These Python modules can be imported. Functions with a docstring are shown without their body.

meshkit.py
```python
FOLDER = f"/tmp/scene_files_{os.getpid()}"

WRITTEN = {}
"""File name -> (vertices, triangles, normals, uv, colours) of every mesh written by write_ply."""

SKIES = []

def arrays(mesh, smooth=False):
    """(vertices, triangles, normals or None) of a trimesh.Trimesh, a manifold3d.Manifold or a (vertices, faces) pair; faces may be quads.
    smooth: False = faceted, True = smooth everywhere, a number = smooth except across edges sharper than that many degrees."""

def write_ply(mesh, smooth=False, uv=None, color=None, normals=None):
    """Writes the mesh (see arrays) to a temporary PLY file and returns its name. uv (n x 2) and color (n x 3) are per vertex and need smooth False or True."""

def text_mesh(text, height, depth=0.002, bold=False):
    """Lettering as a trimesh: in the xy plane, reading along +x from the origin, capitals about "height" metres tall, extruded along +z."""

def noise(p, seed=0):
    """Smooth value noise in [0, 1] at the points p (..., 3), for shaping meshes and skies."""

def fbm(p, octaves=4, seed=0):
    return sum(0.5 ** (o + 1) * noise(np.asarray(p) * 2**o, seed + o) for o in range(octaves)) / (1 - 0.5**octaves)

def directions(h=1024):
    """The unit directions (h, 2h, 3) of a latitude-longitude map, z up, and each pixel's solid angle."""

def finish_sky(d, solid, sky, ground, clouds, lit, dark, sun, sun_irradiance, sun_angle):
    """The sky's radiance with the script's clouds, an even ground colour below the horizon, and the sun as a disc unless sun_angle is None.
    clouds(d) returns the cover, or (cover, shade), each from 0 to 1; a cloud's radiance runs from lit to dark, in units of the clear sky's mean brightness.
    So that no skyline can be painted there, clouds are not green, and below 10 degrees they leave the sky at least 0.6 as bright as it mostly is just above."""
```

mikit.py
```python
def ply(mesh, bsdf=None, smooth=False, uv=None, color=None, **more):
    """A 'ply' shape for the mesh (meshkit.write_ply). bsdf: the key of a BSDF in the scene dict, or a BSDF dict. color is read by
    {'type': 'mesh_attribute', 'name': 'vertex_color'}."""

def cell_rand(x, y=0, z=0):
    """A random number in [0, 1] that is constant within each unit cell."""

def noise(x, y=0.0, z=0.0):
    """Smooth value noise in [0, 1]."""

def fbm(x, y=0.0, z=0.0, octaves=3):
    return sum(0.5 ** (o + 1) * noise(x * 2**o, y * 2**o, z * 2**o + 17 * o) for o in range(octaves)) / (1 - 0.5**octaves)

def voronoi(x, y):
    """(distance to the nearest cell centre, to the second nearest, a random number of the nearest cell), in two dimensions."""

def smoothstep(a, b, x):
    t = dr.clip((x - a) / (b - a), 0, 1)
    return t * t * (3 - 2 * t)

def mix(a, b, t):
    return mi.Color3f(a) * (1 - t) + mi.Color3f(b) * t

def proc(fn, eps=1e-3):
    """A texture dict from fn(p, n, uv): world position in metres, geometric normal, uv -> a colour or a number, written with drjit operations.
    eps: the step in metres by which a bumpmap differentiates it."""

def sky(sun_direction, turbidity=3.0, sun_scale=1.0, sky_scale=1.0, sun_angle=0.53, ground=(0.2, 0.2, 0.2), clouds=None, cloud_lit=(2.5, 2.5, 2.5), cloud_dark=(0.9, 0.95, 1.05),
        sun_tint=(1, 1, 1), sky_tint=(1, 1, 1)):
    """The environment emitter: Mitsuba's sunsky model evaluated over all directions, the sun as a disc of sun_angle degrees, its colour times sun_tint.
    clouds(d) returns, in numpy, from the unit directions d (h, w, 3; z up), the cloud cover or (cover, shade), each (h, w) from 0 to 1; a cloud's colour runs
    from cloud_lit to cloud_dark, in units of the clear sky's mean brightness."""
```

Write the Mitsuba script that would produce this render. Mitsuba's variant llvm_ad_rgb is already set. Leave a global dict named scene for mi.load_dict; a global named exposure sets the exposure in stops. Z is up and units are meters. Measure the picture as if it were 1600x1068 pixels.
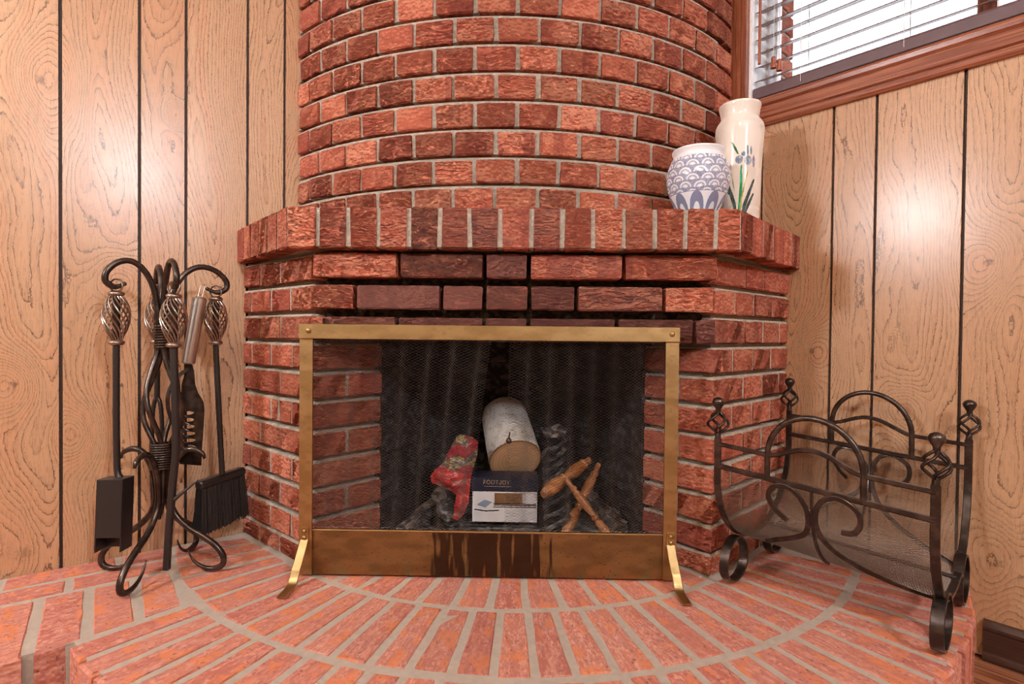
import math, random
import numpy as np, trimesh, drjit as dr, mitsuba as mi, mikit, meshkit
from mikit import noise, fbm, cell_rand, smoothstep, mix, proc
from shapely.geometry import Polygon, Point, box as sbox
from shapely.ops import unary_union
from shapely import affinity

T = mi.ScalarTransform4f
rng = random.Random(7)
nrng = np.random.default_rng(7)
scene, labels = {"type": "scene"}, {}

# ---------------------------------------------------------------- camera, sky, lamps, exposure
CAM = np.array([0, 0, .70])
F, PITCH, ROLL, YAW = 850.0, .0141, .0099, .0143
right = np.array([math.cos(YAW), math.sin(YAW), 0])
fh = np.array([-math.sin(YAW), math.cos(YAW), 0])
fwd = math.cos(PITCH) * fh - math.sin(PITCH) * np.array([0, 0, 1.0])
up0 = math.sin(PITCH) * fh + math.cos(PITCH) * np.array([0, 0, 1.0])
upv = -math.sin(ROLL) * right + math.cos(ROLL) * up0
scene["camera"] = {"type": "perspective", "fov": math.degrees(2 * math.atan(800 / F)), "fov_axis": "x", "near_clip": .02, "far_clip": 60.0,
                   "to_world": T().look_at(origin=CAM.tolist(), target=(CAM + fwd).tolist(), up=upv.tolist())}
SKY_SCALE = 14.0
scene["sky"] = mikit.sky((.3, .1, .8), turbidity=4, sun_scale=0.0, sky_scale=SKY_SCALE, ground=(.35, .35, .36),
                         clouds=lambda d: (np.full(d.shape[:2], .92), .25 * meshkit.fbm(d * 3.0, 3)), cloud_lit=(1.5, 1.5, 1.55), cloud_dark=(1.1, 1.12, 1.2))
LAMP_A = dict(pos=(1.0, -1.0, 1.80), r=.085, rad=(430, 438, 462))     # right of the camera, cool white
LAMP_B = dict(pos=(-1.62, -.10, 1.52), r=.120, rad=(172, 172, 176))   # left of the camera
CEILING_LIGHT = dict(pos=(-.35, -.95, 2.30), r=.19, rad=(92, 68, 43))      # warm flush dome on the ceiling
exposure = -0.12

# ---------------------------------------------------------------- room frame
aL, cL, aR, cR = .6598, 2.0469, .8459, 2.357
C = np.array([(cR - cL) / (math.tan(aL) + math.tan(aR)), 0.0]); C[1] = cL + math.tan(aL) * C[0]
tL = np.array([-math.cos(aL), -math.sin(aL)]); nL = np.array([-math.sin(aL), math.cos(aL)])   # n: out of the room
tR = np.array([math.cos(aR), -math.sin(aR)]); nR = np.array([math.sin(aR), math.cos(aR)])
HZ, CEIL = .155, 2.3                       # hearth top, ceiling height
def wl(s, off=0.0): return C + tL * s - nL * off     # point at distance s along the left wall, off into the room
def wr(s, off=0.0): return C + tR * s - nR * off
ROOM = 4.4

# ---------------------------------------------------------------- helpers
def numbered(k):
    if k not in scene and k not in labels: return k
    i = 1
    while f"{k}_{i:03d}" in scene or f"{k}_{i:03d}" in labels: i += 1
    return f"{k}_{i:03d}"
def thing(name, label, cat, group=None):
    k = numbered(name); labels[k] = {"label": label, "category": cat}
    if group: labels[k]["group"] = group
    return k
_cnt = {}
def obj(name, mesh, mat, parent=None, smooth=False, uv=None, to_world=None, **lab):
    base = f"{parent}__{name}" if parent else name
    n = _cnt.get(base, 0)
    k = base if n == 0 else f"{base}_{n:03d}"
    while k in scene: n += 1; k = f"{base}_{n:03d}"
    _cnt[base] = n + 1
    d = mikit.ply(mesh, mat, smooth=smooth, uv=uv) if not isinstance(mesh, dict) else dict(mesh)
    if to_world is not None: d["to_world"] = to_world
    scene[k] = d
    if lab: labels[k] = lab
    return k
def struct(name, mesh, mat, label=None, parent=None, **kw):
    k = obj(name, mesh, mat, parent, **kw)
    if not parent:
        labels[k] = {"kind": "structure"}
        if label: labels[k]["label"] = label
    return k
def cat_m(ms):
    V, Fc, o = [], [], 0
    for v, f in ms:
        v = np.asarray(v, float); f = np.asarray(f, int)
        V.append(v); Fc.append(f + o); o += len(v)
    return np.vstack(V), np.vstack(Fc)
def tm(m): return np.array(m.vertices), np.array(m.faces)
def move(m, R=None, t=(0, 0, 0)):
    v, f = m; v = np.asarray(v, float)
    if R is not None: v = v @ np.asarray(R, float).T
    return v + np.asarray(t, float), f
def frame(x, y, z): return np.stack([x, y, z], 1)      # columns: images of the axes
def unit(v): v = np.asarray(v, float); return v / np.linalg.norm(v)

def inset(poly, d):
    n = len(poly); out = []
    for i in range(n):
        a, b, c = poly[i - 1], poly[i], poly[(i + 1) % n]
        e1, e2 = unit(b - a), unit(c - b)
        n1, n2 = np.array([-e1[1], e1[0]]), np.array([-e2[1], e2[0]])
        k = max(1 + n1 @ n2, .35)
        out.append(b + d * (n1 + n2) / k)
    return np.array(out)
def densify(poly, L):
    out = []
    for i in range(len(poly)):
        a, b = poly[i], poly[(i + 1) % len(poly)]
        k = max(1, int(round(np.linalg.norm(b - a) / L)))
        for j in range(k): out.append(a + (b - a) * j / k)
    return np.array(out)
def prism(poly, z0, z1, ch=.0025, jit=0.0, seg=None):
    """A slab over the polygon (xy, counter-clockwise) with chamfered top and bottom rims and slightly uneven edges."""
    poly = np.asarray(poly, float)
    nx = np.roll(poly, -1, 0)
    if (poly[:, 0] * nx[:, 1] - nx[:, 0] * poly[:, 1]).sum() < 0: poly = poly[::-1]
    inn = poly
    if seg: poly = densify(poly, seg)
    n = len(poly)
    ip = inset(poly, ch) if n <= len(inn) else inset(poly, ch)
    V = []
    for p, z in ((ip, z0), (poly, z0 + ch), (poly, z1 - ch), (ip, z1)):
        v = np.c_[p, np.full(n, z)]
        if jit: v = v + nrng.normal(0, jit, v.shape) * [1, 1, .6]
        V.append(v)
    V = np.vstack(V); Fc = []
    for r in range(3):
        for i in range(n):
            j = (i + 1) % n
            a, b, c, d = r * n + i, r * n + j, (r + 1) * n + j, (r + 1) * n + i
            Fc += [[a, b, c], [a, c, d]]
    for i in range(1, n - 1):
        Fc.append([0, i + 1, i]); Fc.append([3 * n, 3 * n + i, 3 * n + i + 1])
    return V, np.array(Fc)
def loft(pa, z0, pb, z1):
    n = len(pa); V = np.vstack([np.c_[pa, np.full(n, z0)], np.c_[pb, np.full(n, z1)]]); Fc = []
    for i in range(n):
        j = (i + 1) % n; Fc += [[i, j, n + j], [i, n + j, n + i]]
    for i in range(1, n - 1): Fc += [[0, i + 1, i], [n, n + i, n + i + 1]]
    return V, np.array(Fc)
def bx(cx, cy, cz, sx, sy, sz, ch=.002):
    p = np.array([[-sx / 2, -sy / 2], [sx / 2, -sy / 2], [sx / 2, sy / 2], [-sx / 2, sy / 2]])
    v, f = prism(p, -sz / 2, sz / 2, min(ch, sx / 3, sy / 3, sz / 3))
    return v + [cx, cy, cz], f
def spline(P, n=8, closed=False):
    P = np.asarray(P, float); out = []; N = len(P)
    for i in range(N if closed else N - 1):
        if closed: p0, p1, p2, p3 = P[i - 1], P[i], P[(i + 1) % N], P[(i + 2) % N]
        else: p0, p1, p2, p3 = P[max(i - 1, 0)], P[i], P[i + 1], P[min(i + 2, N - 1)]
        for j in range(n):
            t = j / n
            out.append(.5 * (2 * p1 + (p2 - p0) * t + (2 * p0 - 5 * p1 + 4 * p2 - p3) * t * t + (3 * p1 - p0 - 3 * p2 + p3) * t ** 3))
    if not closed: out.append(P[-1])
    return np.array(out)
def sweep(P, prof, closed=False, up=None, scale=None):
    """Sweeps the closed 2-D profile (counter-clockwise) along P. up: a fixed side vector for the profile's y axis; else parallel transport."""
    P = np.asarray(P, float); n = len(P); prof = np.asarray(prof, float); m = len(prof)
    t = np.roll(P, -1, 0) - np.roll(P, 1, 0) if closed else np.gradient(P, axis=0)
    t /= np.linalg.norm(t, axis=1, keepdims=True) + 1e-12
    V = []; a = None
    for i in range(n):
        if up is not None: a = np.cross(np.asarray(up, float), t[i])
        elif a is None: a = np.cross(t[i], [0, 0, 1.0] if abs(t[i][2]) < .9 else [1.0, 0, 0])
        else: a = a - (a @ t[i]) * t[i]
        a = a / (np.linalg.norm(a) + 1e-12); b = np.cross(t[i], a)
        s = 1.0 if scale is None else scale[i]
        V.append(P[i] + (prof[:, :1] * a + prof[:, 1:] * b) * s)
    V = np.vstack(V); Fc = []
    for i in range(n if closed else n - 1):
        k = (i + 1) % n
        for j in range(m):
            l = (j + 1) % m
            Fc += [[i * m + j, i * m + l, k * m + l], [i * m + j, k * m + l, k * m + j]]
    if not closed:
        for j in range(1, m - 1):
            Fc.append([0, j + 1, j]); e = (n - 1) * m; Fc.append([e, e + j, e + j + 1])
    return V, np.array(Fc)
def circ(r, k=8): a = np.arange(k) * 2 * np.pi / k; return np.c_[np.cos(a), np.sin(a)] * r
def rect(w, h, c=None):
    c = c if c is not None else min(w, h) * .2
    x, y = w / 2, h / 2
    return np.array([[x, -y + c], [x, y - c], [x - c, y], [-x + c, y], [-x, y - c], [-x, -y + c], [-x + c, -y], [x - c, -y]])
def tube(P, r, k=8, closed=False, scale=None): return sweep(P, circ(r, k), closed, None, scale)
def lathe(prof, k=32):
    prof = np.asarray(prof, float); n = len(prof); a = np.arange(k) * 2 * np.pi / k
    V = np.stack([prof[:, :1] * np.cos(a), prof[:, :1] * np.sin(a), np.repeat(prof[:, 1:], k, 1)], -1).reshape(-1, 3)
    i, j = np.meshgrid(np.arange(n - 1), np.arange(k), indexing="ij"); l = (j + 1) % k
    q = np.stack([i * k + j, i * k + l, (i + 1) * k + l, (i + 1) * k + j], -1).reshape(-1, 4)
    return V, np.vstack([q[:, [0, 1, 2]], q[:, [0, 2, 3]]])
def ball(r, c, k=12, sq=(1, 1, 1)):
    m = trimesh.creation.uv_sphere(r, count=[k, 2 * k]); v, f = tm(m); return v * sq + c, f
def align(d, up=(0, 0, 1)):
    """Rotation that takes +z to d."""
    z = unit(d); x = np.cross(up, z)
    if np.linalg.norm(x) < 1e-6: x = np.array([1.0, 0, 0])
    x = unit(x); return frame(x, np.cross(z, x), z)
def const_uv(mesh, a, b): return np.tile([[a, b]], (len(mesh[0]), 1))

# ---------------------------------------------------------------- materials
def principled(col, rough=.5, metal=0.0, **kw):
    d = {"type": "principled", "base_color": col if isinstance(col, dict) else {"type": "rgb", "value": list(col)}, "roughness": rough if isinstance(rough, dict) else float(rough), "metallic": float(metal)}
    d.update(kw); return d
def two(d): return {"type": "twosided", "bsdf": d}
def bump(d, fn, scale, eps=6e-4): return {"type": "bumpmap", "arbitrary": proc(fn, eps), "scale": float(scale), "nested": d} if False else {"type": "bumpmap", "tex": proc(fn, eps), "scale": float(scale), "bsdf": d}

def brick_col(p, n, uv):
    i, soot = uv.x, uv.y
    x, y, z = p.x + i * 9.0, p.y + i * 5.0, p.z + i * 3.0
    h1, h2 = cell_rand(i * 9973.0, 1), cell_rand(i * 9973.0, 2)
    big = fbm(x * 22, y * 22, z * 34, 3)
    fine = fbm(x * 150, y * 150, z * 210, 4)
    h3 = cell_rand(i * 9973.0, 4)
    pale = smoothstep(.465, .565, fine * .66 + big * .34 + (h1 - .5) * .07)
    dark = smoothstep(.53, .64, fbm(x * 110 + 40, y * 110, z * 190, 4) + (h2 - .5) * .03)
    c = mix((.455, .124, .070), (.385, .092, .056), h2)
    c = mix(c, (.700, .305, .190), pale * (.36 + .34 * h1))
    band = smoothstep(.50, .62, noise((x + y) * 34 + h3 * 50, h3 * 9, 1.0)) * smoothstep(.55, .6, h3)
    c = mix(c, (.255, .054, .040), band * .5)
    c = mix(c, (.165, .040, .034), dark * .34)
    s = smoothstep(.15, .8, soot * (.55 + .9 * fbm(x * 40, y * 40, z * 60 + 7, 3)))
    return mix(c, mi.Color3f(.085, .038, .034) + c * .16, s)
def brick_bump(p, n, uv):
    i = uv.x
    x, y, z = p.x + i * 9.0, p.y + i * 5.0, p.z + i * 3.0
    w = noise(x * 26, y * 26, z * 26 + 5) * .018 + noise(x * 90, y * 90, z * 90) * .005
    r = dr.abs(noise(x * 40, y * 40, (z + w) * 150) - .5)
    crack = smoothstep(0.0, .09, r)
    k = smoothstep(.35, .75, cell_rand(i * 9973.0, 3))
    return crack * (.12 + .95 * k) * 1.0 + fbm(x * 200, y * 200, z * 330, 3) * .8
scene["brick_mat"] = two(bump(principled(proc(brick_col), .82, specular=.3), brick_bump, .0056))
HCX, HCY = -.015, 1.835
def hearth_col(p, n, uv):
    i, soot = uv.x, uv.y
    dx, dy = p.x - HCX, p.y - HCY
    r, a = dr.sqrt(dx * dx + dy * dy), dr.atan2(dx, -dy)
    h1, h2 = cell_rand(i * 9973.0, 1), cell_rand(i * 9973.0, 2)
    st = fbm(r * 28 + i * 31, a * 130, p.z * 90, 3)
    fine = fbm(r * 150 + i * 17, a * 290, p.z * 160, 4)
    c = mix((.46, .175, .125), (.40, .125, .095), h1)
    c = mix(c, (.66, .355, .275), smoothstep(.40, .66, fine * .55 + st * .45) * (.45 + .40 * h2))
    c = mix(c, (.32, .09, .075), smoothstep(.55, .72, st) * .55)
    c = mix(c, (.57, .185, .075), smoothstep(.56, .70, fbm(r * 34 + 9 + i * 3, a * 45, 3.0, 3)) * .7)
    c = mix(c, (.12, .06, .055), smoothstep(.82, .90, noise(r * 240 + i * 50, a * 420, p.z * 90)) * .6)
    return mix(c, (.13, .06, .06), soot)
def hearth_bump(p, n, uv):
    i = uv.x
    dx, dy = p.x - HCX, p.y - HCY
    r, a = dr.sqrt(dx * dx + dy * dy), dr.atan2(dx, -dy)
    return fbm(r * 45 + i * 31, a * 190, p.z * 80, 3) * 1.1 + smoothstep(.30, .42, noise(r * 150 + i * 50, a * 230, p.z * 150)) * .35
scene["hearth_mat"] = two(bump(principled(proc(hearth_col), .8, specular=.3), hearth_bump, .0032))
def mortar_col(p, n, uv):
    f = fbm(p.x * 160, p.y * 160, p.z * 160, 3)
    c = mix((.310, .265, .220), (.430, .375, .315), smoothstep(.3, .7, f))
    return mix(c, (.27, .235, .20), smoothstep(.52, .7, fbm(p.x * 14, p.y * 14, p.z * 14 + 3, 3)) * .6)
scene["mortar_mat"] = two(bump(principled(proc(mortar_col), .95, specular=.15), lambda p, n, uv: fbm(p.x * 330, p.y * 330, p.z * 330, 3), .0022))
scene["hearth_mortar_mat"] = two(bump(principled(proc(lambda p, n, uv: mix((.325, .275, .23), (.43, .37, .315), fbm(p.x * 120, p.y * 120, p.z * 120, 3))), .95, specular=.15), lambda p, n, uv: fbm(p.x * 330, p.y * 330, p.z * 330, 3), .0022))
scene["sooty_mortar_mat"] = two(bump(principled(proc(lambda p, n, uv: mix((.022, .017, .013), (.075, .060, .046), smoothstep(.35, .7, fbm(p.x * 90, p.y * 90, p.z * 90, 3)))), .95, specular=.1), lambda p, n, uv: fbm(p.x * 330, p.y * 330, p.z * 330, 3), .0022))
def sooted(p, n, uv):
    f = fbm(p.x * 60, p.y * 60, p.z * 60, 3)
    return mix((.022, .020, .021), (.085, .078, .078), smoothstep(.42, .75, f))
scene["soot_mat"] = two(principled(proc(sooted), .9, specular=.1))
def ash_col(p, n, uv):
    return mix((.05, .045, .042), (.30, .28, .26), smoothstep(.45, .72, fbm(p.x * 70, p.y * 70, p.z * 70, 3)))
scene["ash_mat"] = two(bump(principled(proc(ash_col), .95), lambda p, n, uv: fbm(p.x * 140, p.y * 140, p.z * 140, 3), .006))

# printed wood panelling: u carries the board, growth rings drawn as jagged thin lines, knots bend them
KNOTS_L = [(1.616, .579, .020, 1.0), (1.572, 1.258, .030, .75), (1.038, 1.312, .010, .9), (1.43, .817, .020, .30), (1.312, 1.244, .008, .5), (1.508, .455, .020, .25), (1.60, .20, .045, .5)]
KNOTS_R = [(.829, 1.216, .011, 1.0), (.936, .663, .022, .95), (1.295, .867, .024, 1.0), (1.143, .528, .020, .35), (1.322, .215, .028, .6)]
def wood_fn(n2, t2, knots, seed):
    def ring_field(p):
        s = (p.x - C[0]) * t2[0] + (p.y - C[1]) * t2[1]
        return s, p.z
    def f(p, n, uv):
        s, z = ring_field(p)
        b = uv.x                                  # a number for each board
        k1, k2, k3 = cell_rand(b, seed), cell_rand(b, seed + 1), cell_rand(b, seed + 2)
        c0 = uv.y + (k1 - .5) * .05               # the board's heart line
        d = (s - c0) + (noise(z * 2.2 + b * 7, s * 5, seed) - .5) * .10
        fld = dr.sqrt(d * d * 160 + .02) * (1.3 + k2) + z * (k3 - .5) * 2.6 + (fbm(s * 9, z * 2.6 + b * 3, seed + .5, 3) - .5) * 2.6
        kn = mi.Float(0)
        for (ks, kz, kr, ka) in knots:
            dd = dr.square((s - ks) / (kr * 1.6)) + dr.square((z - kz) / (kr * 2.4))
            fld += dr.exp(-dd * .5) * 2.4
            kn = dr.maximum(kn, (1 - smoothstep(.15, .42, dr.sqrt(dr.square((s - ks) / kr) + dr.square((z - kz) / (kr * 1.05))) + (noise(s * 300, z * 300, 1.0) - .5) * .25)) * ka)
        jag = (noise(s * 520, z * 90, seed) - .5) * .20 + (noise(s * 120, z * 260, seed) - .5) * .14 + (noise(s * 70, z * 24, seed) - .5) * .16
        v = fld * 4.6 + jag
        fr = v - dr.floor(v)
        line = smoothstep(.80, .93, fr) * (1 - smoothstep(.955, 1.0, fr)) * (.55 + .45 * smoothstep(.3, .6, noise(dr.floor(v) * 3.7, b, 2.0))) + .16 * smoothstep(.30, .80, fr) * (1 - smoothstep(.80, .9, fr))
        spotty = .58 + .42 * smoothstep(.25, .6, noise(s * 260, z * 60, 2.0))
        pore = smoothstep(.62, .80, noise(s * 900, z * 60, 4.0)) * .20
        tint = fbm(s * 7 + b, z * 1.6, 9.0, 3)
        c = mix((.455, .255, .140), (.575, .360, .218), tint * .7 + k2 * .35)
        c = mix(c, (.56, .27, .145), smoothstep(.5, .8, noise(fld * 1.6, b, 4.0)) * .35)
        c = mix(c, (.135, .066, .036), dr.clip(line * spotty * 1.0 + pore, 0, .92))
        return mix(c, (.150, .075, .042), kn * (.45 + .5 * noise(dr.sqrt(dr.square(s * 300) + dr.square(z * 300)), 1.0, 1.0)))
    return f
scene["panel_left_mat"] = two(principled(proc(wood_fn(nL, tL, KNOTS_L, 3)), .27, specular=.62))
scene["panel_right_mat"] = two(principled(proc(wood_fn(nR, tR, KNOTS_R, 11)), .255, specular=.55))
scene["groove_mat"] = two(principled((.035, .016, .010), .6))
def trim_fn(axis):
    def f(p, n, uv):
        s = (p.x - C[0]) * tR[0] + (p.y - C[1]) * tR[1]
        a, c = (s, p.z) if axis == "h" else (p.z, s)
        g = fbm(a * 9, c * 420, 2.0, 3)
        return mix((.19, .050, .024), (.32, .105, .050), smoothstep(.3, .7, g))
    return f
scene["trim_mat"] = two(principled(proc(trim_fn("h")), .28, specular=.5))
scene["trim_v_mat"] = two(principled(proc(trim_fn("v")), .30, specular=.5))
scene["baseboard_mat"] = two(principled(proc(lambda p, n, uv: mix((.035, .016, .012), (.065, .030, .022), fbm(p.x * 12, p.y * 12, p.z * 300, 3))), .25, specular=.5))
def floor_fn(p, n, uv):
    s = p.x * tR[0] + p.y * tR[1]; q = p.x * nR[0] + p.y * nR[1]
    g = fbm(s * 6, q * 130, 1.0, 3)
    return mix((.16, .055, .028), (.34, .145, .075), smoothstep(.3, .7, g))
scene["floor_mat"] = two(principled(proc(floor_fn), .3, specular=.5))
scene["plaster_mat"] = two(principled((.30, .23, .16), .9))
scene["ceiling_mat"] = two(principled((.55, .51, .45), .9))
scene["white_mat"] = two(principled((.80, .80, .80), .4))
scene["slat_mat"] = two(principled((.115, .060, .052), .30, specular=.5))
scene["cord_mat"] = two(principled((.75, .72, .70), .6))
scene["rail_mat"] = two(principled((.120, .075, .085), .32, specular=.6))
scene["black_mat"] = two(principled((.012, .011, .011), .55))
# metals
def bronze_fn(p, n, uv):
    return mix((.052, .041, .037), (.115, .090, .078), smoothstep(.40, .72, fbm(p.x * 60, p.y * 60, p.z * 60, 3)) * .75)
scene["bronze_mat"] = two(principled(proc(bronze_fn), .26, .85, specular=.7))
scene["pewter_mat"] = two(principled((.40, .34, .30), .27, 1.0))
scene["steel_mat"] = two(principled((.62, .58, .56), .28, 1.0))
scene["iron_mat"] = two(principled((.026, .022, .022), .33, .4, specular=.6))
def brass_fn(p, n, uv):
    f = fbm(p.x * 30, p.y * 30, p.z * 45, 3)
    c = mix((.40, .265, .115), (.50, .345, .160), smoothstep(.3, .7, f))
    return mix(c, (.30, .18, .08), smoothstep(.58, .74, fbm(p.x * 90, p.y * 90, p.z * 90, 3)) * .35)
scene["brass_mat"] = two(principled(proc(brass_fn), .41, 1.0))
def panel_brass_fn(p, n, uv):
    f = fbm(p.x * 22, 1.0, p.z * 40, 3)
    c = mix((.245, .165, .078), (.335, .225, .105), smoothstep(.3, .7, f))
    # dark burnt drips below the gap of the curtains, scratches, specks
    inr = smoothstep(-.235, -.15, p.x) * (1 - smoothstep(.01, .10, p.x))
    drip = fbm(p.x * 95, 3.0, p.z * 9, 3) + inr * .36 - .12
    drip2 = smoothstep(.50, .66, drip) * smoothstep(.0, .12, inr)
    speck = smoothstep(.88, .93, noise(p.x * 330, 2.0, p.z * 330))
    c = mix(c, (.050, .028, .022), drip2 * .88)
    return mix(c, (.045, .025, .018), speck * .75)
scene["brass_panel_mat"] = two(principled(proc(panel_brass_fn), .36, 1.0))
scene["wire_mat"] = two(principled((.44, .40, .38), .42, 1.0))
scene["holder_wire_mat"] = two(principled((.20, .165, .14), .40, 1.0))
scene["bristle_mat"] = two(principled((.014, .012, .012), .6))

# ---------------------------------------------------------------- setting: floor, ceiling, walls of panelling
far = C + (tL + tR) * ROOM
def wall_slab(a, b, n_out, th, z0, z1):
    return prism([a, b, b + n_out * th, a + n_out * th], z0, z1, .0005)
rect4 = np.array([C, wl(ROOM), far, wr(ROOM)])
big4 = np.array([C + (nL + nR) * .12, wl(ROOM) + (nL - nR) * .12, far - (nL + nR) * .12, wr(ROOM) + (nR - nL) * .12])
struct("floor", prism(big4, -.08, 0, .0005), "floor_mat", "reddish brown wood strip floor beside the hearth")
struct("ceiling", prism(big4, CEIL, CEIL + .08, .0005), "ceiling_mat")
struct("wall_back_left", wall_slab(wl(ROOM), far, -nR, .1, 0, CEIL), "plaster_mat")
struct("wall_back_right", wall_slab(far, wr(ROOM), -nL, .1, 0, CEIL), "plaster_mat")

PT = .008                                             # plank thickness; the plank faces are the wall's plane
def add_planks(wallkey, W, edges, z0, z1, mat, nid):
    for i in range(len(edges) - 1):
        a, b = edges[i] + .0034, edges[i + 1] - .0034
        if b - a < .004: continue
        m = prism([W(a, 0), W(b, 0), W(b, -PT), W(a, -PT)], z0, z1, .0012)
        obj("plank", m, mat, wallkey, uv=const_uv(m, nid + i, (a + b) / 2))
lwall = struct("wall_left", wall_slab(wl(-.12, -PT), wl(ROOM, -PT), nL, .1, 0, CEIL), "groove_mat", "oak plank panelled wall left of the fireplace")
Ledges = [0.02, .17, .31, .41, .55, .66, .80, .90, 1.051, 1.146, 1.290, 1.388, 1.537, 1.662, 1.80, 1.90, 2.05, 2.20, 2.31, 2.45, 2.60, 2.75, 2.90, 3.05, 3.2, 3.35, 3.5, 3.65, 3.8, 3.95, 4.1, 4.25, 4.38]
add_planks(lwall, wl, Ledges, .004, CEIL - .004, "panel_left_mat", 10)

# right wall: window opening from s=.752 to 1.72, z 1.372 .. 2.08
WS0, WS1, WZ0, WZ1 = .748, 1.74, 1.374, 2.10
def ext(a, b, z0, z1, off=-PT, th=.16):
    return prism([wr(a, off), wr(b, off), wr(b, off - th), wr(a, off - th)], z0, z1, .0005)
rwall = struct("wall_right", cat_m([ext(.0, WS0, 0, CEIL), ext(WS0, WS1, 0, WZ0), ext(WS0, WS1, WZ1, CEIL), ext(WS1, ROOM, 0, CEIL)]), "groove_mat",
               "oak plank panelled wall right of the fireplace, under the window")
Redges = [.02, .16, .30, .40, .55, .64, .795, .981, 1.078, 1.249, 1.425, 1.53, 1.70]
add_planks(rwall, wr, Redges, .004, 1.308, "panel_right_mat", 40)
Redges2 = [1.70, 1.86, 1.96, 2.1, 2.25, 2.4, 2.55, 2.7, 2.85, 3.0, 3.15, 3.3, 3.45, 3.6, 3.75, 3.9, 4.05, 4.2, 4.36]
add_planks(rwall, wr, [1.805] + Redges2[2:], .004, CEIL - .004, "panel_right_mat", 60)
add_planks(rwall, wr, [.705 - .20, .705], 1.312, CEIL - .004, "panel_right_mat", 90)

def sweep_wall(prof, s0, s1):
    """A moulding profile (off from the wall, z) run along the right wall."""
    prof = np.array(prof, float); n = len(prof); V = []
    for s in (s0, s1):
        for o, z in prof: V.append([*wr(s, o), z])
    V = np.array(V); Fc = []
    for i in range(n):
        j = (i + 1) % n; Fc += [[i, j, n + j], [i, n + j, n + i]]
    tri = trimesh.creation.triangulate_polygon(Polygon(prof), engine="earcut")
    vv, ff = tri
    idx = [int(np.argmin(((prof - q) ** 2).sum(1))) for q in vv]
    for f in ff: Fc.append([idx[k] for k in f][::-1]); Fc.append([n + idx[k] for k in f])
    m = trimesh.Trimesh(V, Fc, process=False); trimesh.repair.fix_normals(m)
    return tm(m)
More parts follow.
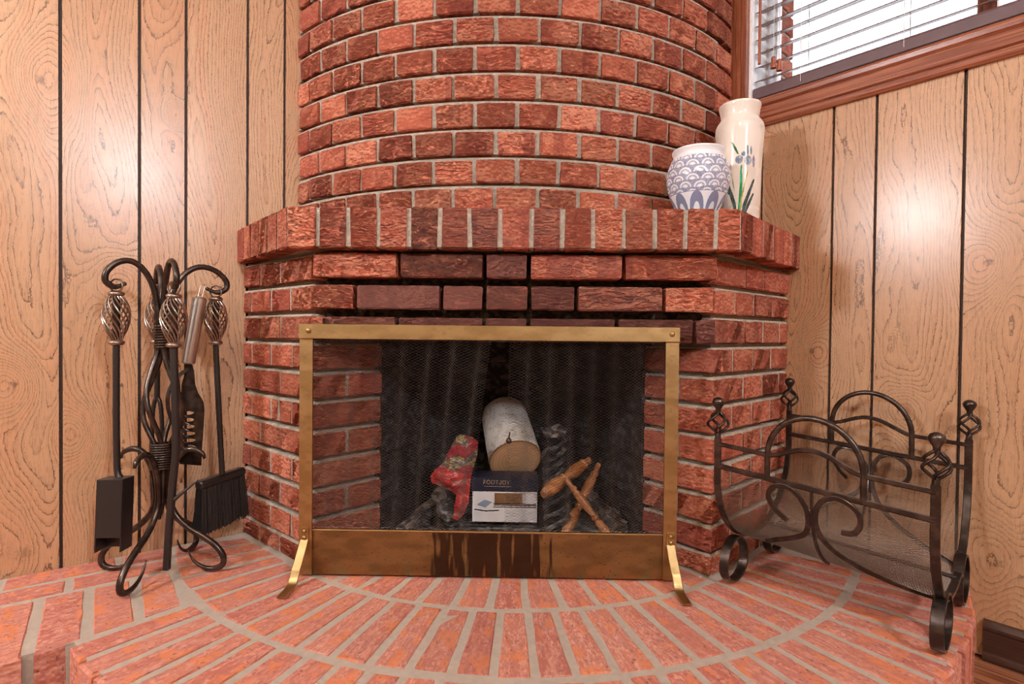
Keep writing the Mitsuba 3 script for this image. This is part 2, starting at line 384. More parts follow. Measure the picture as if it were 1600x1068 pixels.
# trims
struct("trim_1", sweep_wall([(0, 1.300), (.010, 1.300), (.014, 1.306), (.014, 1.318), (.020, 1.322), (.020, 1.350), (.026, 1.356), (.028, 1.366), (.022, 1.374), (-.012, 1.374), (-.012, 1.310), (0, 1.310)], .705, WS1 + .06), "trim_mat",
       "reddish brown window sill trim above the right panelling")
vt = cat_m([prism([wr(.703, 0), wr(.752, 0), wr(.752, .016), wr(.703, .016)], 1.374, 2.14, .003), prism([wr(.744, .0), wr(.752, .0), wr(.752, .020), wr(.744, .020)], 1.374, 2.14, .002)])
struct("trim_2", vt, "trim_v_mat", "vertical brown window casing beside the brick chimney")
struct("trim_3", cat_m([prism([wr(1.74, 0), wr(1.79, 0), wr(1.79, .016), wr(1.74, .016)], 1.374, 2.14, .003), prism([wr(.703, 0), wr(1.79, 0), wr(1.79, .016), wr(.703, .016)], 2.10, 2.15, .003)]), "trim_v_mat", "brown casing at the head of the window")
struct("baseboard_right", sweep_wall([(0, 0.001), (.014, .001), (.016, .008), (.013, .016), (.011, .020), (.011, .066), (.014, .070), (.014, .076), (.008, .086), (0, .088)], 1.30, ROOM - .01), "baseboard_mat", "dark brown baseboard along the right wall at the hearth end")

# window: white jamb lining, vinyl frame, panes; blind inside
jamb = [prism([wr(WS0, 0), wr(WS0 + .012, 0), wr(WS0 + .012, -.14), wr(WS0, -.14)], WZ0, WZ1, .001),
        prism([wr(WS1 - .012, 0), wr(WS1, 0), wr(WS1, -.14), wr(WS1 - .012, -.14)], WZ0, WZ1, .001),
        prism([wr(WS0 + .012, -.012), wr(WS1 - .012, -.012), wr(WS1 - .012, -.14), wr(WS0 + .012, -.14)], WZ0, WZ0 + .012, .001),
        prism([wr(WS0 + .012, 0), wr(WS1 - .012, 0), wr(WS1 - .012, -.14), wr(WS0 + .012, -.14)], WZ1 - .012, WZ1, .001)]
win = struct("window_1", cat_m(jamb), "white_mat", "white lined basement window behind the blind")
def wpost(a, b, o0, o1, z0=WZ0 + .012, z1=WZ1 - .012): return prism([wr(a, o0), wr(b, o0), wr(b, o1), wr(a, o1)], z0, z1, .002)
obj("frame", cat_m([wpost(WS0 + .012, WS0 + .020, -.095, -.135), wpost(WS1 - .045, WS1 - .012, -.095, -.135), wpost(WS0 + .045, WS1 - .045, -.095, -.135, WZ0 + .012, WZ0 + .045), wpost(WS0 + .045, WS1 - .045, -.095, -.135, WZ1 - .045, WZ1 - .012)]), "white_mat", win)
obj("sash", cat_m([wpost(1.250, 1.285, -.100, -.130)]), "trim_v_mat", win)
obj("sash", wpost(.777, .788, -.100, -.130), "white_mat", win)
scene["pane_mat"] = {"type": "thindielectric", "int_ior": 1.5}
pq = np.array([[*wr(WS0 + .03, -.115), WZ0 + .03], [*wr(WS1 - .03, -.115), WZ0 + .03], [*wr(WS1 - .03, -.115), WZ1 - .03], [*wr(WS0 + .03, -.115), WZ1 - .03]])
obj("pane", (pq, np.array([[0, 1, 2], [0, 2, 3]])), "pane_mat", win)
# the brick side of the window well outside
well = struct("wall_outside", prism([wr(.58, -.18), wr(.694, -.18), wr(.694, -.42), wr(.58, -.42)], 1.2, 2.5, .001), "mortar_mat", "brick wall outside the window seen through the blind")
for k in range(16):
    z = 1.22 + k * .075
    m = prism([wr(.582, -.178), wr(.700, -.178), wr(.700, -.425), wr(.582, -.425)], z, z + .064, .002)
    obj("brick", m, "brick_mat", well, uv=const_uv(m, rng.random(), 0.0))

# ---------------------------------------------------------------- brick fireplace
fp = thing("fireplace", "red brick corner fireplace with a rounded chimney breast and projecting mantel", "fireplace")
def brick_part(name, poly, z0, z1, parent, soot=0.0, ch=.003, jit=.0009, seg=.034, mat="brick_mat"):
    m = prism(poly, z0, z1, ch, jit, seg)
    return obj(name, m, mat, parent, uv=const_uv(m, rng.random(), soot))
def cut(poly_pts): return np.array(poly_pts, float)
room_poly = Polygon([wl(-.0) - (nL + nR) * 0, wl(ROOM), far, wr(ROOM)])
inner = Polygon([C - (nL + nR) * .003, wl(ROOM - .01, .002), far, wr(ROOM - .01, .002)])
def clip_room(poly):
    g = Polygon(poly).intersection(inner)
    if g.is_empty or g.geom_type != "Polygon" or g.area < 2e-4: return None
    return np.array(g.exterior.coords)[:-1]

# chimney breast
KX, KY, KR = -.0502, 2.2089, .8829
aend_l, aend_r = -math.asin(.62 / KR), math.asin(.70 / KR)
th = np.linspace(-1.05, 1.05, 64)
def kpt(t, r): return np.array([KX + r * math.sin(t), KY - r * math.cos(t)])
core = Polygon([kpt(t, KR - .022) for t in th] + [kpt(1.05, .2), kpt(-1.05, .2)]).union(Polygon([kpt(-1.05, KR - .022), kpt(1.05, KR - .022), C + [.3, .6], C + [-.3, .6]])).intersection(inner)
# the joints: nearly flush uprights, beds struck back under each course
prof = [(KR - .05, .974), (KR - .004, .974)]
for k in range(14):
    zb = .999 + .0685 * k
    prof += [(KR - .0030, zb - .0130), (KR - .0060, zb - .0056), (KR - .0180, zb - .0048), (KR - .0180, zb + .0012), (KR - .0042, zb + .0015)]
prof += [(KR - .004, 1.955), (KR - .05, 1.955)]
ta = np.linspace(-.785, .765, 60); npf = len(prof)
Vj = np.array([[KX + r * math.sin(t), KY - r * math.cos(t), z] for t in ta for r, z in prof]); Fj = []
for i_ in range(len(ta) - 1):
    for j_ in range(npf - 1):
        o = i_ * npf + j_; Fj += [[o, o + npf, o + npf + 1], [o, o + npf + 1, o + 1]]
cb = obj("chimney_breast", cat_m([prism(np.array(core.exterior.coords)[:-1], .974, CEIL - .001, .0005), (Vj, np.array(Fj))]), "mortar_mat", fp)
PITCH_A = .1032 / KR
HW = .0922 / KR
for k in range(14):
    z0 = .999 + .0685 * k
    off = math.asin((-.064 - KX) / KR) if k % 2 == 0 else math.asin((-.012 - KX) / KR)
    for j in range(-9, 10):
        tj = off + (j + .5) * PITCH_A
        proud = rng.uniform(-.0015, .0015)
        hw = HW * .5 * rng.uniform(.975, 1.02)
        a, b = kpt(tj - hw, KR + .0022 + proud), kpt(tj + hw, KR + .0022 + proud)
        q = clip_room([a, b, kpt(tj + hw, KR - .03), kpt(tj - hw, KR - .03)])
        if q is None: continue
        dz = rng.uniform(-.001, .001)
        brick_part("brick", q, z0 + dz, z0 + .0556 + dz, cb)

# mantel: rowlock bricks around a mortar slab
MZ0, MZ1 = .884, .973
mL, mR = np.array([-.5066, 1.176]), np.array([.4705, 1.176])
eL, eR = np.array([-.763, 1.455]), np.array([.7616, 1.4974])
dl, dr_ = unit(eL - mL), unit(eR - mR)
def off_in(p, d): return p + d
slab = Polygon([mL + [.0014, .0030], mR + [-.0014, .0030], eR + np.array([-.0018, .0015]), C, eL + np.array([.0018, .0015])]).intersection(inner)
man = obj("mantel_shelf", prism(np.array(slab.exterior.coords)[:-1], MZ0 + .003, MZ1 - .002, .001), "mortar_mat", fp)
fj = [-.5066, -.440, -.374, -.3075, -.242, -.176, -.1115, -.0445, .0235, .0895, .156, .222, .288, .354, .4195, .4705]
soots = [0, 0, .15, .35, .5, .45, .55, .35, .45, .3, .25, .3, .15, .05, 0]
for i in range(15):
    a, b = fj[i] + .0052, fj[i + 1] - .0052
    if i == 0: a = fj[0] + .001
    if i == 14: b = fj[15] - .001
    y0 = 1.176 + rng.uniform(-.0012, .0012)
    brick_part("rowlock_brick", [[a, y0], [b, y0], [b, y0 + .05], [a, y0 + .05]], MZ0, MZ1, man, soots[i] * 1.15)
def ret_bricks(p0, d, inward, cuts, z0, z1, parent, name, soot=0.0, g=.0048, depth=.045, first_g=None):
    for i in range(len(cuts) - 1):
        a, b = p0 + d * (cuts[i] + (g if i or first_g is None else first_g)), p0 + d * (cuts[i + 1] - g)
        pr = rng.uniform(-.0012, .0012)
        q = clip_room([a - inward * pr, b - inward * pr, b + inward * depth, a + inward * depth])
        if q is not None: brick_part(name, q, z0, z1, parent, soot)
inL, inR = np.array([-dl[1], dl[0]]), np.array([dr_[1], -dr_[0]])
if inL @ np.array([0.3, .5]) < 0: inL = -inL
if inR @ np.array([-.3, .5]) < 0: inR = -inR
ret_bricks(mR, dr_, inR, np.linspace(.006, np.linalg.norm(eR - mR), 7), MZ0, MZ1, man, "rowlock_brick")
ret_bricks(mL, dl, inL, np.linspace(.004, np.linalg.norm(eL - mL) + .005, 7)[:], MZ0, MZ1, man, "rowlock_brick")

# piers, lintel
pR, qR = np.array([.4387, 1.2335]), np.array([.743, 1.518])      # right pier: corner and its end at the wall
pL, qL = np.array([-.475, 1.2335]), np.array([-.750, 1.465])
rR, rL = np.array([.314, 1.371]), np.array([-.350, 1.371])        # inner ends of the splayed jambs
BW = .0542
Pp = .068
Z3 = .683
def mk_pier(p, q, r, side):
    d = unit(q - p); e = unit(r - p)
    ind = np.array([-d[1], d[0]]); ine = np.array([-e[1], e[0]])
    cen = np.array([.55 * side, 1.60])
    if ind @ (cen - p) < 0: ind = -ind
    if ine @ (cen - p) < 0: ine = -ine
    LR, LE = np.linalg.norm(q - p), np.linalg.norm(r - p)
    g = .0052
    incorner = p + unit(d + e) * .012
    fb = np.array([.245, 1.715]) if side > 0 else np.array([-.262, 1.700])
    sn = math.sqrt(1 - (d @ e) ** 2) / 1.0
    def body(w):                       # plan of the mortar set back by w from the brick faces
        c_ = p + (d + e) * (w / sn)
        return np.array([c_, r + ine * w - e * .001, r + ine * .03 - e * .02, p + (d + e) * (.030 / sn), q + ind * .03 - d * .004, q + ind * w - d * .004])
    solid = Polygon([p + (d + e) * (.022 / sn), r + ine * .022, fb + np.array([.02 * side, 0]), fb + np.array([.02 * side, .03]), C, q + ind * .022 + d * .05]).intersection(inner)
    parts_ = [prism(np.array(solid.exterior.coords)[:-1], HZ - .0021, MZ0 + .004, .0005)]
    for k in range(-2, 9):
        zb = Z3 - Pp * k; zt = zb + BW
        if k == 8: zb, zt = HZ - .0021, .1965
        parts_.append(loft(body(.0026), zb + .0015, body(.0026), zt))
        zu_ = min(zt + Pp - BW + .0012, MZ0 + .003)
        parts_.append(loft(body(.0022), zt, body(.0065), zt + (zu_ - zt) * .34)); parts_.append(loft(body(.0195), zt, body(.0195), zu_))
    pier = obj("pier", cat_m(parts_), "mortar_mat", fp)
    for k in range(-2, 9):
        z0 = Z3 - Pp * k; z1 = z0 + BW
        if k == 8: z0, z1 = HZ + .0006, .1965
        A = (k % 2 == 0)
        rc = [.150, .258, .362, LR + .01] if A else [.092, .200, .308, LR + .01]
        ec = [.092, LE] if A else [LE]
        if k < 0: rc = [.152, .258, LR + .01] if k == -2 else [.100, .200, .312, LR + .01]
        # corner brick: return part and jamb part in one piece
        a, b = p + d * (rc[0] - g), p + e * ((ec[0] if k > 0 else .05) - g * (len(ec) > 1))
        js = .0 if k > 0 else .25
        so = .32 if k == 0 else 0
        c = p + rng.uniform(-.001, .001)
        brick_part("brick", [a, a + ind * .045, b + ine * .045, b, c], z0, z1, pier, so)
        cuts = rc
        for i in range(len(cuts) - 1):
            a, b = p + d * (cuts[i] + g), p + d * (cuts[i + 1] - g)
            pr = rng.uniform(-.0012, .0012)
            qq = clip_room([a - ind * pr, b - ind * pr, b + ind * .045, a + ind * .045])
            if qq is not None: brick_part("brick", qq, z0, z1, pier)
        if k > 0 and len(ec) > 1:
            a, b = p + e * (ec[0] + g), p + e * ec[1]
            brick_part("brick", [a, b, b + ine * .045, a + ine * .045], z0, z1, pier)
    return pier
pierR = mk_pier(pR, qR, rR, 1)
pierL = mk_pier(pL, qL, rL, -1)
lin = obj("lintel", prism([[-.455, 1.262], [.419, 1.262], [.36, 1.40], [-.39, 1.40]], Z3 - .001, MZ0 + .003, .001), "sooty_mortar_mat", fp)
def lrow(z0, y, cuts, so):
    for i in range(len(cuts) - 1):
        a, b = cuts[i] + .0045, cuts[i + 1] - .0045
        pr = rng.uniform(-.001, .001)
        brick_part("facing_brick", [[a, y + pr], [b, y + pr], [b, y + .085], [a, y + .085]], z0, z0 + .0528, lin, so[i])
lrow(.8243, 1.206, [-.4665, -.2705, -.0795, .0185, .2275, .4365], [.05, .6, .75, .42, .05])
lrow(.7545, 1.218, [-.4685, -.3715, -.1765, -.0810, .0205, .1255, .3205, .4340], [.1, .85, .9, .7, .8, .6, .12])
lrow(Z3, 1.2285, [-.4800, -.4455, -.2790, -.0820, .0180, .2180, .3930, .4430], [.2, .6, .8, .95, .9, .75, .8])

# firebox lining
obj("firebox_roof", prism([[-.36, 1.38], [.33, 1.38], [.25, 1.735], [-.262, 1.735]], .93, .945, .0005), "soot_mat", fp)
obj("firebox_floor", prism([[-.345, 1.374], [.308, 1.374], [.24, 1.73], [-.255, 1.72]], HZ - .0021, HZ + .0012, .0003), "soot_mat", fp)
def lining(a, b, z0, z1, parent):
    a, b = np.array(a), np.array(b); d = unit(b - a); L = np.linalg.norm(b - a); nn = np.array([d[1], -d[0]])
    if nn @ (np.array([0, 1.5]) - (a + b) / 2) < 0: nn = -nn
    w = obj("lining_wall", prism([a, b, b - nn * .02, a - nn * .02], max(z0, HZ - .0021), z1, .0005), "soot_mat", fp)
    k = 0; z = z0
    while z < z1 - .02:
        x = -.115 if k % 2 else 0.0
        while x < L:
            s0, s1 = max(x, 0) + .003, min(x + .228, L) - .003
            if s1 - s0 > .02:
                m = prism([a + d * s0 + nn * .005, a + d * s1 + nn * .005, a + d * s1 - nn * .01, a + d * s0 - nn * .01], z + .003, min(z + .112, z1), .002, .0006, .06)
                obj("firebrick", m, "soot_mat", w)
            x += .228
        z += .115; k += 1
lining((.317, 1.375), (.240, 1.715), HZ - .001, .93, fp)
lining((-.353, 1.375), (-.255, 1.70), HZ - .001, .93, fp)
lining((-.255, 1.70), (.240, 1.715), HZ - .001, .93, fp)
gx, gy = np.meshgrid(np.linspace(0, 1, 60), np.linspace(0, 1, 40), indexing="ij")
ax = (-.345 + .10 * gy) * (1 - gx) + (.305 - .07 * gy) * gx
ay = 1.385 + .305 * gy
az = HZ + .0022 + .008 * meshkit.fbm(np.stack([ax * 22, ay * 22, ax * 0], -1), 4)
V = np.stack([ax, ay, az], -1).reshape(-1, 3)
i, j = np.meshgrid(np.arange(59), np.arange(39), indexing="ij")
q = np.stack([i * 40 + j, (i + 1) * 40 + j, (i + 1) * 40 + j + 1, i * 40 + j + 1], -1).reshape(-1, 4)
kash = obj("ash_bed", (V, q), "ash_mat", None, smooth=True)
labels[kash] = {"label": "grey ash bed spread on the firebox floor", "category": "ash", "kind": "stuff"}

# ---------------------------------------------------------------- raised hearth
he = thing("raised_hearth", "low curved red brick hearth with radiating bricks in front of the fireplace", "hearth")
HC = np.array([HCX, HCY])
def hp(r, deg): a = math.radians(deg); return HC + r * np.array([math.cos(a), math.sin(a)])
disc = Polygon([hp(1.178, t) for t in np.linspace(-180, 0, 120)])
bench = Polygon([wl(.6, .004), wl(2.6, .004), wl(2.6, .402), wl(.6, .402)])
plan = disc.union(bench).intersection(Polygon([C - (nL + nR) * .003, wl(ROOM, .0015), far, wr(ROOM, .0015)])).buffer(0)
pier_fp = unary_union([Polygon([pR, qR + unit(qR - pR) * .1, C, rR]), Polygon([pL, qL + unit(qL - pL) * .1, C, rL]), Polygon([rL, rR, [.24, 1.72], [-.255, 1.72]])]).buffer(0)
plan = plan.buffer(0)
if plan.geom_type != "Polygon": plan = max(plan.geoms, key=lambda g: g.area)
bed = trimesh.creation.extrude_polygon(plan, HZ - .0025, engine="earcut")
obj("mortar_bed", tm(bed), "hearth_mortar_mat", he)
hin = Polygon([C - (nL + nR) * .003, wl(ROOM, .003), far, wr(ROOM, .003)])
def hbrick(poly, z0=.045, soot=0.0):
    g = Polygon(poly).buffer(0).intersection(hin).difference(pier_fp.buffer(.012))
    if g.is_empty: return
    if g.geom_type != "Polygon": g = max(g.geoms, key=lambda q: q.area)
    if g.area < 6e-4: return
    g = g.simplify(.0015).convex_hull
    m = prism(np.array(g.exterior.coords)[:-1], z0, HZ + rng.uniform(-.0016, .0002), .0042, .0009, .04)
    obj("brick", m, "hearth_mat", he, uv=const_uv(m, rng.random(), soot))
def ring(r0, r1, edges, z0=.045, gap=.0055, soot=None):
    for i in range(len(edges) - 1):
        a0, a1 = edges[i], edges[i + 1]
        def e(r, a, s): return hp(r, a + s * math.degrees(gap / r))
        jr = rng.uniform(-.003, .003)
        hbrick([e(r0, a0, 1), e(r1 + jr, a0, 1), e(r1 + jr, a1, -1), e(r0, a1, -1)], z0, soot(.5 * (a0 + a1)) if soot else 0)
r1e = [-150.5, -146.6, -142.4, -138.2, -134.0, -129.6, -124.8, -120.4, -116.2, -111.9, -107.8, -103.6, -99.5, -95.3, -91.3, -87.3, -83.4, -79.4, -75.0, -70.8, -66.8, -62.5, -58.1, -53.7, -49.4, -45.5, -41.5, -37.5, -33.5]
sfn = lambda a: .22 * rng.random() * math.exp(-((a + 96) / 16) ** 2)
ring(.772, .976, r1e, .10, soot=sfn)
r2e = [-129.8, -126.4, -123.3, -119.8, -116.9, -113.4, -109.9, -106.3, -102.9, -99.5, -96.1, -92.7, -89.3, -85.9, -82.5, -79.0, -75.6, -72.1, -68.5, -65.2, -61.8, -58.3, -54.6, -51.2, -48.0, -44.4, -41.0, -37.6, -34.2, -30.8]
ring(.990, 1.188, r2e, .03)
r0e = [-160 + 5.6 * i for i in range(26)]
ring(.560, .760, [x - .2 for x in r0e], .10, soot=sfn)
# bench along the left wall: two stretcher courses, then headers out to the edge
lineC = [hp(.9, -130.1), hp(2.0, -130.1), hp(2.0, -220), hp(.9, -220)]
outC = Polygon([HC] + [hp(2.2, t) for t in np.linspace(-130.35, -230, 24)]).difference(Point(*HC).buffer(.991, 64))
def bbrick(s0, s1, o0, o1, z0=.045):
    g = Polygon([wl(s0, o0), wl(s1, o0), wl(s1, o1), wl(s0, o1)]).intersection(outC)
    if g.is_empty: return
    if g.geom_type != "Polygon": g = max(g.geoms, key=lambda q: q.area)
    if g.area > 8e-4: hbrick(np.array(g.exterior.coords)[:-1], z0)
for r_, (o0, o1) in enumerate(((.006, .078), (.090, .158))):
    s = 1.02 + .09 * r_
    while s < 2.55: bbrick(s, s + .196, o0, o1, .10); s += .207
s = 1.092
while s < 2.55: bbrick(s + .006, s + .071, .172, .414, .03); s += .0785

# ---------------------------------------------------------------- fire screen
fs = thing("fire_screen", "brass framed fire screen with black mesh curtains standing before the firebox", "fire screen")
SX0, SX1, SZ0, SZ1 = -.488, .350, .1585, .719
obj("top_rail", bx((SX0 + SX1) / 2, 1.1965, SZ1 - .0165, SX1 - SX0, .005, .033, .0012), "brass_mat", fs)
for x in (SX0 + .0145, SX1 - .0145):
    obj("side_rail", cat_m([bx(x, 1.2015, (SZ0 + SZ1 - .01) / 2, .029, .005, SZ1 - SZ0 - .012, .0012)]), "brass_mat", fs)
obj("bottom_panel", cat_m([bx((SX0 + SX1) / 2, 1.2065, SZ0 + .050, SX1 - SX0 - .045, .004, .099, .001)]), "brass_panel_mat", fs)
obj("panel_lip", bx((SX0 + SX1) / 2, 1.206, SZ0 + .1005, SX1 - SX0 - .046, .009, .004, .001), "brass_mat", fs)
def rivet(x, y, z, r=.0058, parent=fs):
    obj("rivet", move(ball(r, (0, 0, 0), 8, (1, .65, 1)), None, (x, y, z)), "brass_mat", parent, smooth=True)
rivet(SX0 + .021, 1.193, SZ1 - .015); rivet(SX1 - .017, 1.193, SZ1 - .015)
for sx, x in ((-1, SX0 + .013), (1, SX1 - .013)):
    path = spline([(x, 1.1975, .2655), (x, 1.1975, .243), (x, 1.194, .234), (x + sx * .001, 1.166, .199), (x + sx * .002, 1.158, .189), (x + sx * .003, 1.149, .172), (x + sx * .004, 1.137, .1625), (x + sx * .005, 1.112, .1605), (x + sx * .006, 1.094, .1592)], 5)
    ft = obj("foot", sweep(path, rect(.019, .0032, .001), up=(1, 0, 0)) if False else sweep(path, rect(.0034, .019, .001), up=(1, 0, 0)), "brass_mat", fs)
    rivet(x, 1.1945, .258, .0050, ft); rivet(x, 1.1945, .2445, .0050, ft)
obj("curtain_rod", tube([(SX0 + .02, 1.2165, .687), (SX1 - .02, 1.2165, .687)], .004, 8), "iron_mat", fs)
def wires(sheet, nu, nv, r):
    """Zigzag wires over the sheet (u, v in wire counts -> points): linked neighbours make a diamond mesh."""
    V, Fc = [], []
    tri = np.array([[0, 1], [-.866, -.5], [.866, -.5]]) * r
    for i in range(nu):
        vv = np.arange(2 * nv + 1) / 2.0
        P = sheet(i + np.where(np.arange(2 * nv + 1) % 2 == 0, -.5, .5) * (1 if i % 2 == 0 else -1), vv)
        t = np.gradient(P, axis=0); t /= np.linalg.norm(t, axis=1, keepdims=True)
        a = np.cross(t, [0.03, .9, .2]); a /= np.linalg.norm(a, axis=1, keepdims=True); b = np.cross(t, a)
        n = len(P); o = sum(len(x) for x in V)
        V.append((P[:, None] + tri[None, :, :1] * a[:, None] + tri[None, :, 1:] * b[:, None]).reshape(-1, 3))
        k = np.arange(n - 1)
        for j in range(3):
            l = (j + 1) % 3
            q = np.stack([k * 3 + j, k * 3 + l, (k + 1) * 3 + l, (k + 1) * 3 + j], -1) + o
            Fc += [q[:, [0, 1, 2]], q[:, [0, 2, 3]]]
    return np.vstack(V), np.vstack(Fc)
PW = .0062
def curtain(xo, it, ib, seed, full):
    h = .684 - .259
    nv = int(h / (PW * 1.05)); w = abs(it - xo); nu = int(w * full / PW)
    ph = np.random.default_rng(seed).uniform(0, 6.28, 4)
    def sheet(u, v):
        f = np.clip(u / nu, -.01, 1.01)                      # 0 at the frame, 1 at the meeting edge
        z = .684 - v * h / nv
        d = (.684 - z) / h
        xi = it + (ib - it) * d ** .8
        g = f - .013 * np.sin(2 * np.pi * f * 7 + ph[0]) * (.2 + .8 * np.clip(f, 0, 1))      # crowded folds
        g = g - .10 * np.clip(f - .62, 0, 1) * np.clip(1 - f, 0, 1)
        x = xo + (xi - xo) * g
        y = 1.2180 + .0046 * np.sin(2 * np.pi * f * 7 + ph[1] + d * .5) * (.35 + .65 * np.maximum(f, 0) ** 1.2) + .0012 * np.sin(f * 61 + ph[2])
        return np.stack([x, y, z], -1)
    return wires(sheet, nu, nv, .00084)
obj("mesh_curtain", curtain(-.459, -.058, -.104, 1, 1.22), "wire_mat", fs, kind="stuff", label="left black wire mesh curtain of the screen")
obj("mesh_curtain", curtain(.322, -.021, -.029, 5, 1.22), "wire_mat", fs, kind="stuff", label="right black wire mesh curtain of the screen")
obj("pull_knob", cat_m([ball(.0065, (-.0225, 1.2085, .463), 8, (1, 1, 1)), tube([(-.0225, 1.209, .468), (-.020, 1.211, .482)], .002, 6)]), "bronze_mat", fs, smooth=40)

# ---------------------------------------------------------------- fire tool stand and its tools
ST = np.array([-.805, 1.215])
st = thing("fire_tool_stand", "wrought metal stand with scrolled legs and curled arms holding fireplace tools", "fire tool stand")
hang = {"shovel": (-.862, 1.150), "poker": (-.738, 1.150), "brush": (-.727, 1.290), "tongs": (-.868, 1.290)}
def radial(d, rz): return np.array([[ST[0] + d[0] * r, ST[1] + d[1] * r, z] for r, z in rz])
for nm in ("shovel", "poker", "brush", "tongs"):
    h = np.array(hang[nm]) - ST; R = np.linalg.norm(h); d = h / R; k = R / .098
    rz = [(.0085, .655), (.0085, .715), (.011, .755), (.020 * k, .795), (.040 * k, .832), (.066 * k, .850), (.094 * k, .846), (.116 * k, .826), (.120 * k, .806), (.108 * k, .7945), (.096 * k, .7935), (.082 * k, .800)]
    P = spline(radial(d, rz), 6)
    arm = obj("arm", cat_m([tube(P, .0064, 8, scale=np.r_[np.ones(len(P) - 12), np.linspace(1, .55, 12)]), ball(.0046, P[-1], 6)]), "bronze_mat", st, smooth=50)
for q in range(4):                               # cage rods, a quarter turn each
    a0 = math.pi / 4 + q * math.pi / 2
    P = []
    for t in np.linspace(0, 1, 26):
        z = .665 + (.442 - .665) * t
        r = .0085 + .0335 * math.sin(math.pi * min(1, t ** 1.25)) ** 1.25 + .006 * t
        a = a0 + 1.25 * t
        P.append((ST[0] + r * math.cos(a), ST[1] + r * math.sin(a), z))
    obj("cage_rod", tube(P, .0056, 8), "bronze_mat", st, smooth=50)
def coil(z0, z1, n, R, r):
    t = np.linspace(0, 1, n * 20 + 1)
    return tube(np.stack([ST[0] + R * np.cos(t * n * 2 * np.pi), ST[1] + R * np.sin(t * n * 2 * np.pi), z0 + (z1 - z0) * t], -1), r, 6)
obj("coil", coil(.659, .712, 9, .0150, .0030), "bronze_mat", st, smooth=60)
obj("coil", coil(.388, .447, 11, .0235, .0029), "bronze_mat", st, smooth=60)
for q in range(4):
    d = (math.cos(q * math.pi / 2 + .03), math.sin(q * math.pi / 2 + .03))
    rz = [(.094, .412), (.088, .425), (.066, .4335), (.044, .425), (.026, .395), (.0165, .35), (.0165, .315), (.030, .283), (.058, .255), (.090, .236), (.120, .214), (.1365, .190), (.134, .1705), (.115, .1625), (.090, .166), (.069, .181), (.056, .205)]
    P = spline(radial(d, rz), 6)
    n = len(P); sc = np.ones(n); sc[:14] = np.linspace(.45, 1, 14); sc[-22:] = np.linspace(1, .16, 22)
    obj("leg", tube(P, .0068, 8, scale=sc), "bronze_mat", st, smooth=50)
obj("spike", move(lathe([(.0, .282), (.0035, .30), (.0075, .36), (.0085, .40), (.0, .402)], 12), None, (ST[0], ST[1], 0)), "bronze_mat", st, smooth=50)

def handle(root, top, tilt=(0, 0, -1), L=.104, R=.0250):
    """Cage handle of twisted wires between two collars with a hanging ring on top; top is the upper collar."""
    z = -unit(tilt); A = align(z)
    hd = obj("handle", move(lathe([(.0, -L - .006), (.0075, -L - .005), (.0075, -.01), (.0, -.006)][::1], 10), A, top), "bronze_mat", root, smooth=40)
    ws = []
    for q in range(15):
        P = []
        for t in np.linspace(0, 1, 22):
            r = .0068 + (R - .0068) * math.sin(math.pi * t ** .82) ** 1.0
            a = q * 2 * math.pi / 15 + 2.5 * t
            P.append((r * math.cos(a), r * math.sin(a), -L * t))
        ws.append(tube(P, .0017, 5))
    obj("cage", move(cat_m(ws), A, top), "pewter_mat", root, smooth=60, kind="stuff")
    for zz in (0.0, -L):
        obj("collar", move(lathe([(.0, zz + .006), (.010, zz + .006), (.0145, zz + .003), (.0155, zz), (.0145, zz - .003), (.010, zz - .006), (.0, zz - .006)], 20), A, top), "pewter_mat", root, smooth=40)
    a = np.linspace(0, 2 * np.pi, 20, endpoint=False)
    obj("ring", move(tube(np.stack([.0135 * np.cos(a), 0 * a, .0178 + .0138 * np.sin(a)], -1), .0019, 6, True), A, top), "pewter_mat", root, smooth=60)
top = {"shovel": (-.862, 1.150, .778), "poker": (-.738, 1.150, .774), "brush": (-.727, 1.290, .777), "tongs": (-.868, 1.290, .778)}
# shovel
sh = thing("ash_shovel", "dark metal ash shovel with a deep pan, hanging leftmost on the tool stand", "shovel")
handle(sh, top["shovel"])
t0 = np.array(top["shovel"])
obj("shaft", tube(spline([t0 + [0, 0, -.108], t0 + [0, 0, -.25], t0 + [.001, 0, -.355], t0 + [.004, -.001, -.384], t0 + [.012, -.003, -.395], t0 + [.016, -.004, -.412]], 6), .0066, 8), "iron_mat", sh, smooth=50)
pan = [bx(0, .020, -.075, .050, .0025, .150, .001), bx(-.0245, 0, -.075, .0025, .040, .150, .001), bx(.0245, 0, -.075, .0025, .040, .150, .001), bx(0, 0, -.0015, .050, .040, .003, .001), bx(0, -.020, -.060, .050, .0025, .120, .001)]
Rz = lambda a: np.array([[math.cos(a), -math.sin(a), 0], [math.sin(a), math.cos(a), 0], [0, 0, 1]])
obj("pan", move(cat_m(pan), Rz(.12) @ np.array([[1, 0, 0], [0, 1, 0.06], [0, -.06, 1]]), t0 + [.008, -.012, -.390]), "iron_mat", sh)
# poker
pk = thing("poker", "dark iron poker with a side barb, hanging at the front of the tool stand", "poker")
handle(pk, top["poker"], R=.0250)
t0 = np.array(top["poker"])
obj("shaft", sweep(spline([t0 + [0, 0, -.108], t0 + [.003, -.001, -.20], t0 + [.006, -.002, -.32], t0 + [-.002, -.001, -.41], t0 + [-.012, .003, -.50], t0 + [-.019, .006, -.588]], 8), rect(.0125, .0125, .002), up=(0, 1, 0)), "iron_mat", pk)
obj("barb", tube(spline([t0 + [.0, 0, -.435], t0 + [.018, .012, -.418], t0 + [.040, .024, -.398]], 6), .0052, 8, scale=np.linspace(1, .2, 13)), "iron_mat", pk, smooth=50)
